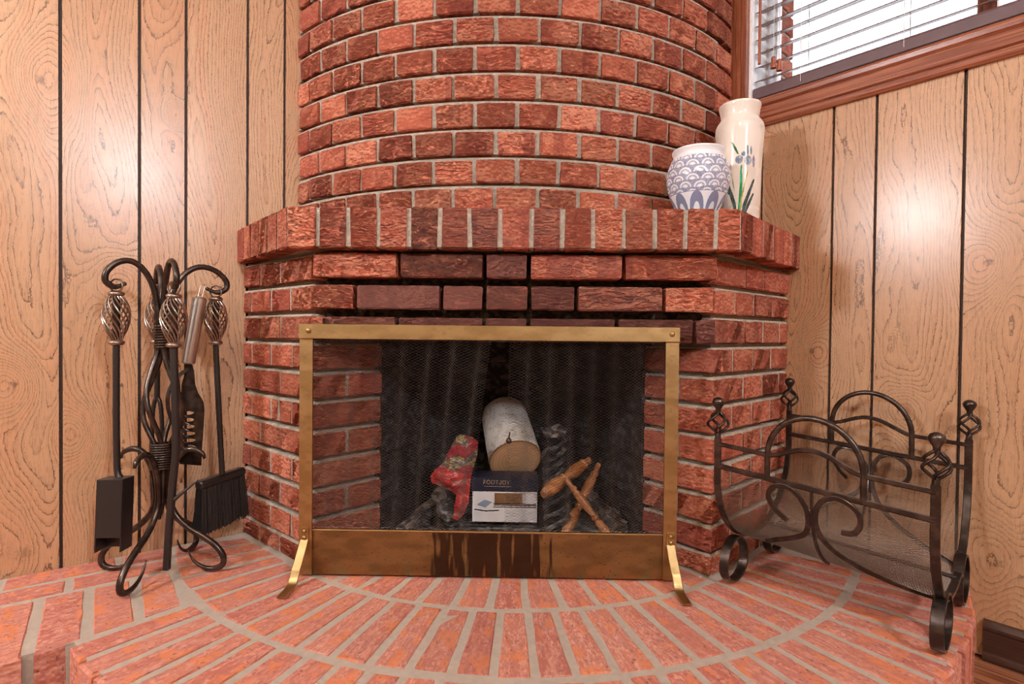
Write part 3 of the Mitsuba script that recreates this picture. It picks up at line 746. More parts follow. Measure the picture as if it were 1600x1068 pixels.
# brush
br = thing("hearth_brush", "black bristle hearth brush hanging at the right of the tool stand", "brush")
handle(br, top["brush"])
t0 = np.array(top["brush"])
obj("shaft", tube([t0 + [0, 0, -.108], t0 + [.013, .006, -.420]], .0066, 8), "iron_mat", br, smooth=50)
h0, h1 = np.array([-.738, 1.243, .343]), np.array([-.703, 1.368, .346])
ax = unit(h1 - h0)
obj("head", sweep([h0 - ax * .003, h0, h0 + ax * .006, h1 - ax * .006, h1, h1 + ax * .003], rect(.026, .022, .006), up=(0, 0, 1), scale=np.array([.6, .9, 1, 1, .9, .6])), "iron_mat", br, smooth=30)
bs = []
side = unit(np.cross(ax, [0, 0, 1]))
for k in range(900):
    u, v = nrng.uniform(0, 1), nrng.uniform(-1, 1)
    b0 = h0 + (h1 - h0) * u + side * v * .010 + [0, 0, -.008]
    b1 = b0 + side * v * .006 + ax * (u - .5) * .010 + [nrng.normal(0, .0015), nrng.normal(0, .0015), -.098 - nrng.uniform(0, .012)]
    bs.append(tube([b0, (b0 + b1) / 2 + nrng.normal(0, .0008, 3), b1], .0011, 3))
obj("bristles", cat_m(bs), "bristle_mat", br, kind="stuff")
# tongs behind
tg = thing("tongs", "dark iron fire tongs hanging behind the tool stand next to the panelling", "tongs")
handle(tg, top["tongs"])
t0 = np.array(top["tongs"])
obj("shaft", tube([t0 + [0, 0, -.108], t0 + [0, 0, -.24]], .0062, 8), "iron_mat", tg, smooth=50)
for sgn in (-1, 1):
    obj("jaw", tube(spline([t0 + [0, 0, -.235], t0 + [sgn * .010, 0, -.27], t0 + [sgn * .013, 0, -.40], t0 + [sgn * .009, 0, -.50], t0 + [sgn * .004, 0, -.53]], 6), .0048, 8), "iron_mat", tg, smooth=50)
# barbecue spatula with a steel handle
sp = thing("barbecue_spatula", "slotted metal barbecue spatula with a shiny steel handle hung over the brush", "spatula")
p0, p1 = np.array([-.7445, 1.2555, .779]), np.array([-.7675, 1.2475, .624])
obj("handle", move(lathe([(0, 0), (.0115, 0), (.0145, .003), (.0148, .154), (.0115, .157), (0, .157)], 24), align(p0 - p1), p1), "steel_mat", sp, smooth=40)
obj("hanger", tube(spline([p0 + [-.005, 0, 0], p0 + [-.003, .008, .026], p0 + [.004, .010, .030], p0 + [.007, .006, .022], p0 + [.005, 0, 0]], 6), .0012, 6), "steel_mat", sp, smooth=50)
outline = Polygon([(-.006, 0), (-.0075, -.020), (-.020, -.050), (-.0225, -.072), (-.021, -.088), (-.028, -.115), (-.031, -.150), (-.030, -.210), (-.029, -.236), (.0185, -.238), (.0195, -.200), (.024, -.112), (.0225, -.090), (.014, -.070), (.0095, -.048), (.010, -.020), (.0062, 0)])
for k in range(6):
    e = affinity.rotate(affinity.scale(Point(-.009 + .0008 * k, -.116 - .0158 * k).buffer(1, 12), .0140, .0042), 6)
    outline = outline.difference(e)
bl = trimesh.creation.extrude_polygon(outline, .0016, engine="earcut")
v, f = tm(bl); v = v[:, [0, 2, 1]] * [1, 1, 1]
v[:, 1] += 0.008 * (v[:, 0] / .03) ** 2
v[:, 0] = v[:, 0] * 1.12 + .008 * np.clip(-v[:, 2] / .09, 0, 1)
obj("blade", move((v, f[:, ::-1]), None, p1 + [.001, -.001, .002]), "bronze_mat", sp, smooth=30)
obj("side_strap", sweep(spline([p1 + [.002, 0, -.010], p1 + [-.018, -.010, -.030], p1 + [-.030, -.022, -.062], p1 + [-.032, -.022, -.10], p1 + [-.026, -.006, -.15]], 6), rect(.009, .0022, .0006), up=(0, 1, 0)), "bronze_mat", sp)

# ---------------------------------------------------------------- log holder by the right wall
lh = thing("log_holder", "wrought metal log holder with a mesh cradle and arched handles beside the right wall", "log holder")
LC = np.array([.697, 1.169]); LT = .781; LL = .366; LW = .21; ZU, ZL, ZB, ZS = .462, .416, .231, .396
lt = np.array([math.cos(LT), -math.sin(LT)]); ln = np.array([math.sin(LT), math.cos(LT)])
def LP(a, b, z): return np.r_[LC + lt * a + ln * b, z + (.020 if b > 0 else 0) * np.clip((z - ZB) / (ZU - ZB), 0, 1) * np.clip(b / LW, 0, 1) - .012 * a / .183 * np.clip((z - .16) / .1, 0, 1)]
def LPs(A, B, Z): return np.array([LP(a, b, z) for a, b, z in zip(A, B, Z)])
def uprof(n=15):
    ph = np.linspace(0, np.pi / 2, n)
    z = ZB + (ZS - ZB) * (1 - np.cos(ph)); b = LW * np.sin(ph) ** .9
    return np.r_[-b[::-1], b[1:]], np.r_[z[::-1], z[1:]]
ub, uz = uprof()
fullb = np.r_[-LW, ub, LW]; fullz = np.r_[ZU + .012, uz, ZU + .012]
seglen = np.r_[0, np.cumsum(np.hypot(np.diff(fullb), np.diff(fullz)))]
lt3 = np.r_[lt, 0]
for s in (-1, 1):
    a = s * LL / 2
    bb = np.r_[-LW, -LW, ub, LW, LW]; zz = np.r_[ZU + .012, (ZU + ZS) / 2, uz, (ZU + ZS) / 2, ZU + .012]
    P = LPs([a] * len(bb), bb, zz)
    fr = obj("end_frame", sweep(P, rect(.0055, .0140, .0012), up=lt3), "bronze_mat", lh, smooth=30)
    for sb in (-1, 1):
        # finial: four twisted wires, neck and knob
        base = LP(a, sb * LW, ZU + .012)
        ws = [lathe([(.0, 0), (.0058, 0), (.0058, .008), (.004, .012), (.0, .012)], 12)]
        fin = obj("finial", move(cat_m(ws), None, base), "bronze_mat", lh, smooth=40)
        wq = []
        for q in range(4):
            Pq = [((.003 + .0185 * math.sin(math.pi * t) ** 1.15) * math.cos(q * math.pi / 2 + 2.4 * t + .4), (.003 + .0185 * math.sin(math.pi * t) ** 1.15) * math.sin(q * math.pi / 2 + 2.4 * t + .4), .010 + .046 * t) for t in np.linspace(0, 1, 16)]
            wq.append(tube(Pq, .0029, 6))
        obj("cage", move(cat_m(wq), None, base), "bronze_mat", fin, smooth=60, kind="stuff")
        obj("knob", move(lathe([(.0, .054), (.005, .054), (.0055, .062), (.0105, .070), (.0125, .076), (.0105, .082), (.005, .0855), (.0, .0865)], 20), None, base), "bronze_mat", fin, smooth=40)
        # strap ring foot under the cradle
        n_ = 28; tt = np.linspace(0, 2 * np.pi, n_, endpoint=False)
        zc, rzv, rb = .2078, .0475, .052
        Pq = np.array([np.r_[LC + lt * a + ln * (sb * .120 + rb * math.cos(t) * (1 - .12 * math.sin(t))), zc + rzv * math.sin(t)] for t in tt])
        obj("foot", sweep(Pq, rect(.0046, .020, .001), closed=True, up=lt3), "bronze_mat", lh, smooth=30)
for sb in (-1, 1):
    A = np.linspace(-LL / 2, LL / 2, 41)
    wave = np.where(np.abs(A) < .082, .026 * np.cos(np.clip(A / .082, -1, 1) * np.pi / 2) ** 1.6, 0)
    obj("top_rail", sweep(LPs(A, [sb * LW] * 41, ZU + wave), rect(.0085, .0085, .0018), up=np.r_[ln, 0]), "bronze_mat", lh, smooth=30)
    obj("lower_rail", sweep(LPs([-LL / 2, LL / 2], [sb * LW] * 2, [ZL] * 2), rect(.0100, .0090, .0018), up=np.r_[ln, 0]), "bronze_mat", lh, smooth=30)
    aa = np.r_[[-.082, -.082], -.082 * np.cos(np.linspace(0, np.pi, 25)), [.082, .082]]
    zz = np.r_[[ZL, ZU - .015], ZU + .086 * np.sin(np.linspace(0, np.pi, 25)), [ZU - .015, ZL]]
    obj("arched_handle", tube(LPs(aa, [sb * LW] * len(aa), zz), .0056, 8), "bronze_mat", lh, smooth=50)
    def on_sheet(a, drop, out=.0042):
        d = max(drop, 0); s_ = (ZU + .012 - ZL) + d
        b = np.interp(s_, seglen, fullb); z = np.interp(s_, seglen, fullz)
        return LP(a, -sb * -1 * abs(b) + sb * out if False else sb * (abs(b) + out), z)
    scr = [[(-.045, .075), (-.065, .058), (-.078, .034), (-.070, .014), (-.052, .006), (-.030, .012), (-.012, .034), (-.007, .062), (-.016, .095), (-.042, .120), (-.080, .150), (-.110, .185)],
           [(.048, .066), (.066, .062), (.078, .044), (.076, .022), (.058, .008), (.036, .005), (.016, .018), (.006, .045), (.008, .078), (.026, .115), (.062, .150), (.105, .178), (.150, .205), (.178, .222)]]
    for sc_ in scr:
        obj("scroll", sweep(spline([on_sheet(a, d) for a, d in sc_], 6), rect(.0040, .0095, .001), up=None), "bronze_mat", lh, smooth=30)
    obj("upright", sweep(spline([on_sheet(.0, d, .004) for d in (0, .03, .08, .13, .18, .22)], 4), rect(.0075, .0045, .001), up=lt3), "bronze_mat", lh, smooth=30)
for b_ in (-.055, .055):
    obj("bottom_rod", tube([LP(-LL / 2, b_, .238), LP(LL / 2, b_, .238)], .0042, 8), "iron_mat", lh, smooth=50)
MP = .0041
sl = np.r_[0, np.cumsum(np.hypot(np.diff(np.r_[-LW, ub, LW]), np.diff(np.r_[ZL, uz, ZL])))]
mb, mz = np.r_[-LW, ub, LW], np.r_[ZL, uz, ZL]
nvm = int(sl[-1] / MP); num = int(LL / MP) - 2
def hsheet(u, v):
    s_ = v * sl[-1] / nvm
    b = np.interp(s_, sl, mb); z = np.interp(s_, sl, mz); a = -LL / 2 + .006 + u * (LL - .012) / num
    return LPs(a, b, z)
obj("mesh_cradle", wires(hsheet, num, nvm, .00070), "holder_wire_mat", lh, kind="stuff")

# ---------------------------------------------------------------- vases on the mantel
def jar_fn(cx, cy, z0):
    def f(p, n, uv):
        a = dr.atan2(p.x - cx, -(p.y - cy)); z = p.z - z0
        blue, pale = mi.Color3f(.105, .130, .285), mi.Color3f(.76, .79, .84)
        # overlapping wave scales, three rings each
        row = .0165; best = mi.Float(0); done = mi.Float(0)
        wv = (noise(a * 3.0, z * 30, 3.0) - .5) * .006
        w = 2 * math.pi / 13
        for k in (0, 1, 2):
            r_i = dr.floor((z + wv) / row) - k
            zc = r_i * row
            sh_ = dr.select((r_i - 2 * dr.floor(r_i / 2)) > .5, .5, 0.0)
            u = a / w + sh_; u = u - dr.floor(u) - .5
            d = dr.sqrt(dr.square(u * w * .062) + dr.square((z + wv - zc) * 1.0)) / .0235
            inside = dr.select((d < 1.0) & (done < .5), 1.0, 0.0)
            ring_ = smoothstep(.52, .57, d) * (1 - smoothstep(.86, .91, d)) + smoothstep(.22, .27, d) * (1 - smoothstep(.38, .43, d)) * .8
            best = dr.select(inside > .5, ring_, best); done = dr.maximum(done, inside)
        c = mix(pale, blue, best * (.55 + .35 * noise(a * 40, z * 300, 1.0)))
        # lotus petals round the foot
        u = a / (2 * math.pi / 9); u = u - dr.floor(u) - .5
        pt = dr.sqrt(dr.square(u * 2.0) + dr.square((z - .012) / .050))
        pet = smoothstep(.40, .46, pt) * (1 - smoothstep(.86, .92, pt))
        low = 1 - smoothstep(.0555, .0565, z)
        c = mix(c, mix(pale, blue, pet * .85), low)
        line = smoothstep(.0550, .0555, z) * (1 - smoothstep(.0570, .0575, z))
        c = mix(c, blue, line * .6)
        return mix(c, pale, smoothstep(.1385, .1395, z))
    return f
JX, JY = .418, 1.300
scene["jar_mat"] = two(principled(proc(jar_fn(JX, JY, .9735)), .12, specular=.6))
vs = thing("round_vase", "round blue and white porcelain vase with a wave pattern on the mantel", "vase")
jp = [(.0, .0), (.040, .0), (.043, .003), (.045, .012), (.056, .036), (.066, .062), (.0715, .088), (.0715, .103), (.068, .122), (.062, .137), (.0575, .1435), (.0565, .148), (.0585, .1545), (.0600, .158), (.0590, .1615), (.0555, .1610), (.0530, .155), (.0545, .146), (.060, .130), (.066, .10), (.058, .045), (.038, .010), (.0, .008)]
jp = np.array(jp); sj = spline(np.c_[jp, jp[:, 0] * 0], 4)[:, :2]; sj = np.maximum(sj, 0)
obj("body", move(lathe(sj, 56), None, (JX, JY, .9750)), "jar_mat", vs, smooth=True)
TX, TY = .556, 1.405
IRIS = [  # painted leaves and stems: polyline (across, up) in metres, half width, colour
    ([(-.004, .004), (-.010, .055), (-.024, .100), (-.046, .138)], .0042, (.030, .060, .060)),
    ([(-.006, .03), (-.019, .078), (-.036, .096)], .0012, (.05, .07, .06)),
    ([(.008, .006), (.013, .050), (.034, .113)], .0040, (.020, .045, .050)),
    ([(.006, .012), (.018, .042), (.033, .079)], .0034, (.025, .055, .055)),
    ([(-.002, .01), (.003, .060), (.005, .098), (.005, .148)], .0034, (.020, .300, .130)),
    ([(.004, .03), (.006, .066), (.020, .133)], .0020, (.28, .27, .07)),
    ([(-.010, .088), (-.018, .132)], .0016, (.30, .30, .20)),
    ([(-.003, .177), (-.010, .192), (-.017, .206)], .0026, (.035, .11, .05)),
    ([(-.006, .0), (-.003, .020)], .0042, (.02, .33, .10)), ([(.005, .0), (.004, .020)], .0042, (.02, .33, .10))]
PETAL = [(.000, .163, .0095, .0105, 0), (.020, .160, .0085, .012, 0), (.019, .184, .0026, .013, 0), (.027, .184, .0024, .011, 0), (.033, .158, .0030, .015, 1), (.010, .176, .006, .006, 0), (-.020, .145, .0026, .008, 2)]
def tall_fn(cx, cy, z0, ang0):
    ex, ey = math.cos(ang0), math.sin(ang0)
    def f(p, n, uv):
        h = (p.x - cx) * ex + (p.y - cy) * ey; z = p.z - z0
        front = dr.select((p.x - cx) * ey - (p.y - cy) * ex > 0, 1.0, 0.0)
        c = mi.Color3f(.80, .735, .655)
        for pts, hw, col in IRIS:
            d = mi.Float(9); L = len(pts) - 1
            for k in range(L):
                (x0, y0), (x1, y1) = pts[k], pts[k + 1]
                dx, dy = x1 - x0, y1 - y0
                t = dr.clip(((h - x0) * dx + (z - y0) * dy) / (dx * dx + dy * dy), 0, 1)
                g = (k + t) / L
                wd = hw * (.35 + .65 * dr.sin(math.pi * (.12 + .80 * g)))
                d = dr.minimum(d, dr.sqrt(dr.square(h - x0 - t * dx) + dr.square(z - y0 - t * dy)) / wd)
            cc = mix(col, mi.Color3f(col) * 1.9 + .02, smoothstep(.45, .75, noise(h * 300, z * 90, 2.0)))
            c = mix(c, cc, (1 - smoothstep(.85, 1.1, d)) * front)
        for px, pz, rx, rz, kind in PETAL:
            d = dr.sqrt(dr.square((h - px) / rx) + dr.square((z - pz) / rz))
            col = ((.16, .19, .25), (.24, .20, .28), (.36, .38, .44))[kind]
            cc = mix(col, (.36, .40, .47), smoothstep(.4, .7, noise(h * 500, z * 160, 5.0)))
            c = mix(c, cc, (1 - smoothstep(.85, 1.08, d)) * front)
        return c
    return f
scene["tall_vase_mat"] = two(principled(proc(tall_fn(TX, TY, .9735, -.377)), .14, specular=.6))
tv = thing("tall_vase", "tall cream vase painted with a blue iris at the right end of the mantel", "vase")
tp = np.array([(0, 0), (.0465, 0), (.0485, .004), (.0500, .08), (.0535, .16), (.0572, .225), (.0582, .245), (.0570, .258), (.0515, .268), (.0462, .276), (.0458, .285), (.0480, .297), (.0500, .306), (.0502, .3105), (.0485, .3125), (.0462, .3095), (.0435, .300), (.0425, .283), (.050, .262), (.053, .22), (.046, .02), (.0, .012)])
sj = spline(np.c_[tp, tp[:, 0] * 0], 4)[:, :2]; sj = np.maximum(sj, 0)
obj("body", move(lathe(sj, 56), None, (TX, TY, .9750)), "tall_vase_mat", tv, smooth=True)

# ---------------------------------------------------------------- window blind
wb = thing("window_blind", "horizontal slat blind with a brown wand and tassels hanging in the window", "window blind")
BO, BWD, TILT = -.032, .050, math.radians(21)
bs0, bs1 = WS0 + .018, WS1 - .018
for k in range(16):
    z = 1.4490 + .0398 * k
    n = 5; t = np.linspace(-1, 1, n)
    o = BO + t * BWD / 2 * math.cos(TILT) * -1
    zz = z + t * BWD / 2 * math.sin(TILT) + .0018 * (1 - t * t)
    prof = np.r_[np.c_[o, zz + .0012], np.c_[o[::-1], zz[::-1] - .0012]]
    m = sweep_wall(prof, bs0, bs1)
    obj("slat", m, "slat_mat", wb)
obj("bottom_rail", sweep_wall([(BO + .025, 1.3905), (BO + .025, 1.416), (BO + .021, 1.4225), (BO - .022, 1.4265), (BO - .025, 1.420), (BO - .025, 1.3905)], bs0 - .004, bs1), "rail_mat", wb)
obj("head_rail", sweep_wall([(BO + .024, 2.042), (BO + .024, 2.085), (BO - .026, 2.085), (BO - .026, 2.042)], bs0, bs1), "slat_mat", wb)
for s_ in (.8935, 1.1295, 1.40, 1.62):
    for o in (BO + .0262, BO - .0262):
        p = wr(s_, o); obj("ladder_cord", tube([(p[0], p[1], 1.40), (p[0], p[1], 2.05)], .0008, 5), "cord_mat", wb)
scene["wand_mat"] = two(principled((.33, .095, .045), .35, specular=.5))
p = wr(.7806, -.004); obj("wand", tube([(p[0], p[1], 1.4865), (p[0] , p[1], 1.60), (p[0], p[1], 2.05)], .0042, 8), "wand_mat", wb, smooth=50)
for s_, z in ((.8231, 1.4565), (.8392, 1.4435)):
    p = wr(s_, .001)
    obj("tassel", move(lathe([(0, 0), (.0075, .001), (.0082, .005), (.0062, .015), (.0058, .024), (.0068, .029), (.0045, .033), (0, .034)], 14), None, (p[0], p[1], z)), "wand_mat", wb, smooth=40)
    obj("cord", tube([(p[0], p[1], z + .033), (p[0], p[1], 2.05)], .0008, 5), "cord_mat", wb)

# ---------------------------------------------------------------- what lies in the firebox
def bark_fn(p, n, uv):
    f = fbm(p.x * 30, p.y * 30, p.z * 30, 3)
    c = mix((.74, .70, .66), (.52, .46, .41), smoothstep(.5, .7, f))
    l = smoothstep(.74, .82, noise(p.x * 110, p.y * 300, p.z * 300 + 9))
    return mix(c, (.10, .08, .07), l * .75)
scene["birch_bark_mat"] = two(bump(principled(proc(bark_fn), .7), lambda p, n, uv: fbm(p.x * 60, p.y * 120, p.z * 120, 3), .003))
def endgrain(c, ax):
    def f(p, n, uv):
        q = [p.x - c[0], p.y - c[1], p.z - c[2]]
        r = dr.sqrt(dr.square(q[0]) + dr.square(q[1]) + dr.square(q[2]))
        g = noise(r * 420 + noise(p.x * 60, p.y * 60, p.z * 60) * 2.0, 1.0, 1.0)
        cc = mix((.50, .29, .145), (.66, .43, .25), g)
        return mix(cc, (.20, .10, .05), smoothstep(.066, .071, r))
    return f
l0, l1 = np.array([-.009, 1.475, .357]), np.array([-.046, 1.640, .458])
bl_ = thing("birch_log", "white barked birch log with a sawn tan end behind the mesh", "log")
Rl = align(l1 - l0)
n_ = 36; ang = np.arange(n_) * 2 * np.pi / n_
rings_ = []
Ll = np.linalg.norm(l1 - l0)
for t in np.linspace(0, 1, 14):
    r = .0725 * (1 - .06 * t) * (1 + .05 * (meshkit.fbm(np.stack([np.cos(ang) * 1.5, np.sin(ang) * 1.5, 0 * ang + t * 3], -1), 3) - .5))
    if t > .97: r = r * .97
    rings_.append(np.stack([r * np.cos(ang), r * np.sin(ang), np.full(n_, t * Ll)], -1))
V = np.vstack(rings_ + [np.array([[0, 0, Ll + .004]])]); Fc = []
for i in range(13):
    for j in range(n_):
        l = (j + 1) % n_; Fc += [[i * n_ + j, i * n_ + l, (i + 1) * n_ + l], [i * n_ + j, (i + 1) * n_ + l, (i + 1) * n_ + j]]
for j in range(n_): Fc.append([13 * n_ + j, 13 * n_ + (j + 1) % n_, 14 * n_])
obj("bark", move((V, np.array(Fc)), Rl, l0), "birch_bark_mat", bl_, smooth=50)
scene["log_end_mat"] = two(principled(proc(endgrain(l0, None)), .75))
Ve = np.vstack([np.array([[0, 0, -.0015]]), rings_[0] * [.985, .985, 1] + [0, 0, -.001], rings_[0]]); Fe = []
for j in range(n_):
    l = (j + 1) % n_; Fe += [[0, 1 + l, 1 + j], [1 + j, 1 + l, 1 + n_ + l], [1 + j, 1 + n_ + l, 1 + n_ + j]]
obj("cut_end", move((Ve, np.array(Fe)), Rl, l0), "log_end_mat", bl_)

# iron grate of stepped, curled bars
gr = thing("fire_grate", "black iron grate with a stack of curled bars right of the birch log", "fireplace grate")
for k in range(8):
    y = 1.385 + .026 * k; z = .205 + .0225 * k; xe = .095 + .006 * math.sin(k * 1.1)
    zl = .200 if k < 3 else .222
    P = spline([(-.15, y, zl), (-.06, y, zl), (.020, y, zl), (.050, y, zl - .001), (.062, y, (zl + z) / 2), (.074, y - .002, z - .001), (xe, y - .004, z + .010), (xe + .022, y - .006, z + .024), (xe + .034, y - .008, z + .040)], 5)
    obj("bar", sweep(P, rect(.0125, .0125, .003), up=(0, 1, 0)), "grate_mat", gr, smooth=30)
for x, za_, zb_ in ((-.135, .1905, .2105), (.06, .1955, .352)):
    obj("frame_bar", sweep([(x, 1.375, za_), (x, 1.575, zb_)], rect(.012, .012, .002), up=(1, 0, 0)), "iron_mat", gr)
    obj("leg", sweep([(x, 1.385, .168), (x, 1.385, za_ + .004)], rect(.012, .012, .002), up=(1, 0, 0)), "iron_mat", gr)
    obj("leg", sweep([(x, 1.565, .168), (x, 1.565, zb_ - .004)], rect(.012, .012, .002), up=(1, 0, 0)), "iron_mat", gr)

# cardboard shoe box
sb_ = thing("shoe_box", "white and navy cardboard shoe box tucked under the birch log", "box")
scene["navy_mat"] = two(principled((.012, .015, .034), .45)); scene["card_white_mat"] = two(principled((.74, .73, .75), .5))
scene["tan_print_mat"] = two(principled((.42, .27, .17), .5)); scene["grey_print_mat"] = two(principled((.24, .31, .40), .5)); scene["label_brown_mat"] = two(principled((.20, .105, .05), .5))
bx0, bx1, by, bz0, bz1 = -.1185, .0495, 1.3860, .2185, .334
SC = np.array([[1, 0, 0], [0, 1, 0], [0, 0, 1]])
body = obj("body", bx((bx0 + bx1) / 2, by + .034, (bz0 + .299) / 2, bx1 - bx0 - .002, .066, .299 - bz0, .001), "card_white_mat", sb_)
lid = obj("lid", bx((bx0 + bx1) / 2, by + .034, (.2975 + bz1) / 2, bx1 - bx0 + .002, .070, bz1 - .2975, .001), "navy_mat", sb_)
def front_text(s, h, x, z, y): 
    v, f = tm(meshkit.text_mesh(s, h, .0004)); v = v.copy(); return np.stack([v[:, 0] + x, y - v[:, 2], v[:, 1] + z], -1), f
obj("lettering", front_text("FOOTJOY", .0105, -.0905, .3165, by - .0008), "tan_print_mat", lid)
obj("underline_print", cat_m([bx(-.085 + .0055 * k, by - .0010, .3108, .004, .0004, .0016, .0001) for k in range(13)]), "tan_print_mat", lid)
pr = Polygon([(-.106, .263), (-.086, .276), (-.066, .270), (-.084, .2555)])
def flat(poly, y): 
    v, f = tm(trimesh.creation.extrude_polygon(poly, .0004, engine="earcut")); return np.stack([v[:, 0], y - v[:, 2], v[:, 1]], -1), f
obj("shoe_print", flat(pr, by + .0012), "grey_print_mat", body)
obj("line_print", flat(Polygon([(-.112, .2495), (-.085, .2455), (-.050, .2475), (-.048, .2505), (-.085, .2485), (-.112, .2525)]), by + .0012), "navy_mat", body)
obj("label_brown_panel", bx(-.008, by + .0009, .2785, .105, .0006, .030, .0002), "label_brown_mat", body)
obj("barcode_label", bx(.028, by + .0004, .2795, .034, .0006, .026, .0002), "card_white_mat", body)
obj("dark_stripe", cat_m([bx(-.008, by + .0007, .2575 + .0045 * k, .110, .0006, .0022, .0002) for k in range(3)]), "black_mat", body)

# crumpled red wrapper
from scipy.spatial import Delaunay
def wrap_fn(p, n, uv):
    f = fbm(p.x * 60, p.y * 60, p.z * 60, 3)
    red = mix((.50, .022, .025), (.62, .07, .06), f)
    up = smoothstep(.352, .362, p.z + (p.x + .17) * .35)
    gold = smoothstep(.48, .60, fbm(p.x * 140, 2.0, p.z * 140, 3))
    prnt = mix(mix((.10, .085, .07), (.36, .26, .12), gold), (.32, .03, .04), smoothstep(.55, .62, noise(p.x * 45, 3.0, p.z * 45 + 4)))
    edge = smoothstep(.62, .70, noise(p.x * 80, 1.0, p.z * 80))
    return mix(mix(red, (.60, .50, .47), edge * .35), prnt, up)
scene["wrapper_mat"] = two(principled(proc(wrap_fn), .35, specular=.5))
wrp = thing("paper_wrapper", "crumpled red paper firelog wrapper leaning left of the shoe box", "wrapper")
pg = Polygon([(-.226, .334), (-.214, .352), (-.196, .366), (-.176, .405), (-.160, .437), (-.146, .444), (-.118, .436), (-.104, .425), (-.106, .39), (-.119, .345), (-.124, .31), (-.126, .27), (-.138, .240), (-.156, .222), (-.166, .226), (-.163, .262), (-.158, .288), (-.185, .304), (-.222, .318)])
xs = [(x + nrng.normal(0, .001), z + nrng.normal(0, .001)) for x in np.arange(-.23, -.10, .006) for z in np.arange(.22, .45, .006)]
pts = [q for q in xs if pg.buffer(-.003).contains(Point(q))] + [tuple(q) for q in densify(np.array(pg.exterior.coords)[:-1], .006)]
pts = np.array(pts); tri = Delaunay(pts).simplices
tri = np.array([t for t in tri if pg.buffer(.0005).contains(Point(pts[t].mean(0)))])
dd = np.array([pg.exterior.distance(Point(q)) for q in pts])
nz = meshkit.fbm(np.c_[pts * 34, pts[:, 0] * 0], 4) - .5
fr = 1.385 - np.minimum(.020, .9 * dd) - nz * .030 * np.minimum(1, dd / .006); bk = 1.385 + np.minimum(.030, 1.2 * dd)
V = np.r_[np.c_[pts[:, 0], fr, pts[:, 1]], np.c_[pts[:, 0], bk, pts[:, 1]]]
m = trimesh.Trimesh(V, np.r_[tri, tri[:, ::-1] + len(pts)], process=False)
obj("paper", tm(m), "wrapper_mat", wrp, smooth=35)

# turned wooden spindles
def turned_fn(p, n, uv):
    g = fbm(p.x * 40, p.y * 40, p.z * 60, 3)
    return mix((.34, .125, .040), (.56, .25, .095), smoothstep(.3, .7, g))
scene["turned_wood_mat"] = two(principled(proc(turned_fn), .3, specular=.5))
scene["pale_tip_mat"] = two(principled((.62, .56, .52), .6))
def spindle(name_label, p0, p1, R=.0140, tip=False):
    k = thing("wooden_spindle", name_label, "spindle", "turned wooden spindles heaped in the firebox")
    p0, p1 = np.array(p0, float), np.array(p1, float); L = np.linalg.norm(p1 - p0)
    pf = [(0, 0), (.55, 0), (.62, .02), (.95, .12), (1.0, .24), (.86, .36), (.55, .40), (.80, .42), (.80, .44), (.50, .46), (.62, .50), (.98, .64), (.80, .80), (.55, .83), (.78, .85), (.78, .875), (.50, .89), (.52, .99), (.40, 1.0), (0, 1.0)]
    obj("shaft", move(lathe([(a * R, b * L) for a, b in pf], 18), align(p1 - p0), p0), "turned_wood_mat", k, smooth=35)
    if tip:
        obj("painted_tip", move(lathe([(0, -.001), (R * .66, -.001), (R * .70, .012), (R * .74, .030), (0, .031)], 16), align(p1 - p0), p0), "pale_tip_mat", k, smooth=35)
spindle("orange brown turned spindle leaning up against the grate bars", (.062, 1.350, .302), (.192, 1.475, .362), .0180)
spindle("turned spindle with a pale tip crossing over the others to the lower right", (.243, 1.318, .184), (.122, 1.372, .334), .0115, True)
spindle("turned spindle standing steeply behind the crossing pale tipped one", (.112, 1.366, .182), (.222, 1.50, .345), .0145)
spindle("turned spindle lying on the ash with its thick end to the left", (.080, 1.318, .178), (.215, 1.352, .184), .0150)
spindle("short thick spindle end lying at the far right of the heap", (.205, 1.392, .184), (.283, 1.366, .190), .0150)
spindle("stubby spindle end poking out in front under the shoe box corner", (.046, 1.325, .178), (.078, 1.362, .182), .0140)
scene["grate_mat"] = two(principled(proc(lambda p, n, uv: mix((.035, .032, .034), (.20, .185, .185), smoothstep(.40, .70, fbm(p.x * 90, p.y * 90, p.z * 90, 3)))), .5, .3))
def log_fn(p, n, uv):
    f = fbm(p.x * 50, p.y * 30, p.z * 80, 3)
    return mix((.045, .038, .036), (.34, .31, .29), smoothstep(.42, .68, f))
scene["ashy_log_mat"] = two(bump(principled(proc(log_fn), .9), lambda p, n, uv: fbm(p.x * 90, p.y * 60, p.z * 140, 3), .006))
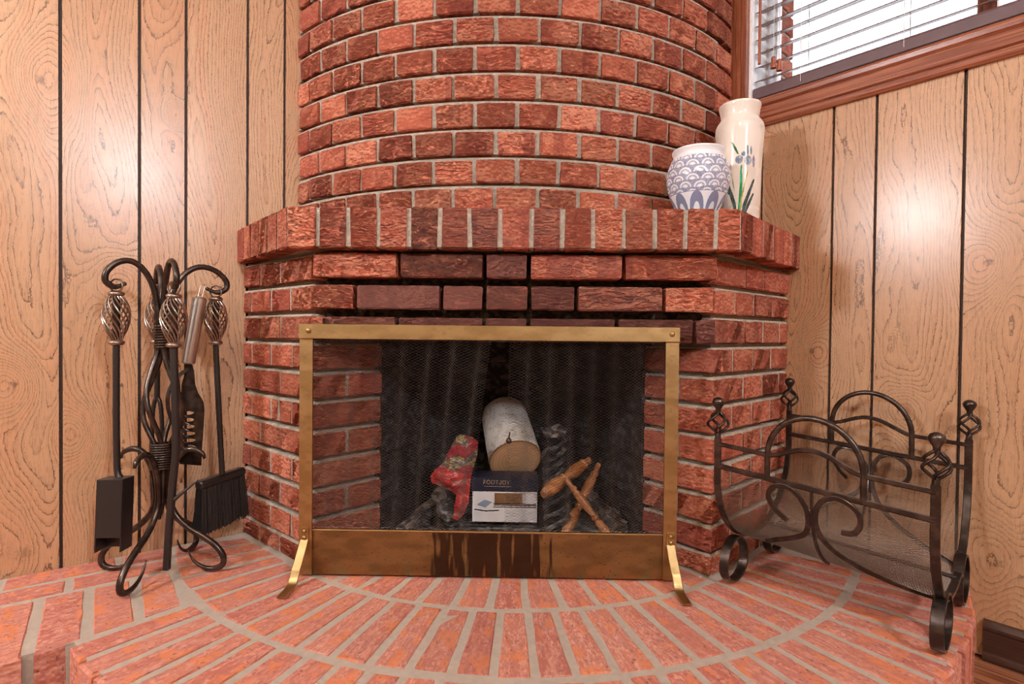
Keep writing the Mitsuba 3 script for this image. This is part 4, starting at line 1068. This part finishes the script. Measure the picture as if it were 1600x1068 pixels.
def split_log(label, p0, p1, w, h):
    k = thing("split_log", label, "log", "charred split logs in the firebox")
    p0, p1 = np.array(p0, float), np.array(p1, float); n_ = 12
    prof = np.array([(w * x, h * y) for x, y in ((-.5, -.4), (-.1, -.5), (.4, -.45), (.5, -.1), (.35, .3), (.05, .5), (-.35, .35))])
    P = [p0 + (p1 - p0) * t for t in np.linspace(0, 1, n_)]
    v, f = sweep(P, prof, up=(0, 0, 1)); v = v + (meshkit.noise(v * 60, 3)[:, None] - .5) * .012
    obj("wood", (v, f), "ashy_log_mat", k, smooth=40)
split_log("ash covered split log along the left firebox wall", (-.298, 1.395, .190), (-.228, 1.60, .220), .044, .040)
split_log("grey charred split log along the right firebox wall", (.270, 1.430, .194), (.205, 1.640, .222), .046, .044)
split_log("dark charred log leaning behind the red wrapper", (-.168, 1.43, .206), (-.222, 1.50, .262), .040, .040)
split_log("ragged bark end of a log sticking out right of the birch", (.078, 1.60, .412), (.112, 1.535, .428), .046, .040)

# ---------------------------------------------------------------- the room's lamps, behind and beside the camera
def floor_lamp(L, label):
    x, y, z = L["pos"]; r = L["r"]
    k = thing("floor_lamp", label, "floor lamp", "white globe floor lamps")
    obj("base", move(lathe([(0, 0), (.14, 0), (.14, .012), (.10, .022), (.02, .030), (0, .030)], 32), None, (x, y, .0005)), "iron_mat", k, smooth=40)
    obj("pole", tube([(x, y, .02), (x, y, z - r + .01)], .011, 12), "iron_mat", k, smooth=50)
    m = ball(r, (x, y, z), 20)
    kk = obj("globe_shade", m, "white_mat", k, smooth=True)
    scene[kk]["emitter"] = {"type": "area", "radiance": {"type": "rgb", "value": list(L["rad"])}}
floor_lamp(LAMP_A, "white globe floor lamp behind the camera to the right")
floor_lamp(LAMP_B, "white globe floor lamp beside the left panelled wall")

cl = thing("ceiling_light", "frosted flush dome light on the ceiling behind the camera", "ceiling light")
x, y, z = CEILING_LIGHT["pos"]; r = CEILING_LIGHT["r"]
obj("rim", move(lathe([(0, -.002), (r + .012, -.002), (r + .012, -.022), (r, -.024), (0, -.024)], 40), None, (x, y, z)), "brass_mat", cl, smooth=30)
kk = obj("dome", move(lathe([(0, -.095), (r * .45, -.088), (r * .78, -.066), (r * .95, -.038), (r, -.0245), (0, -.0245)][::1], 40), None, (x, y, z)), "white_mat", cl, smooth=30)
scene[kk]["emitter"] = {"type": "area", "radiance": {"type": "rgb", "value": list(CEILING_LIGHT["rad"])}}
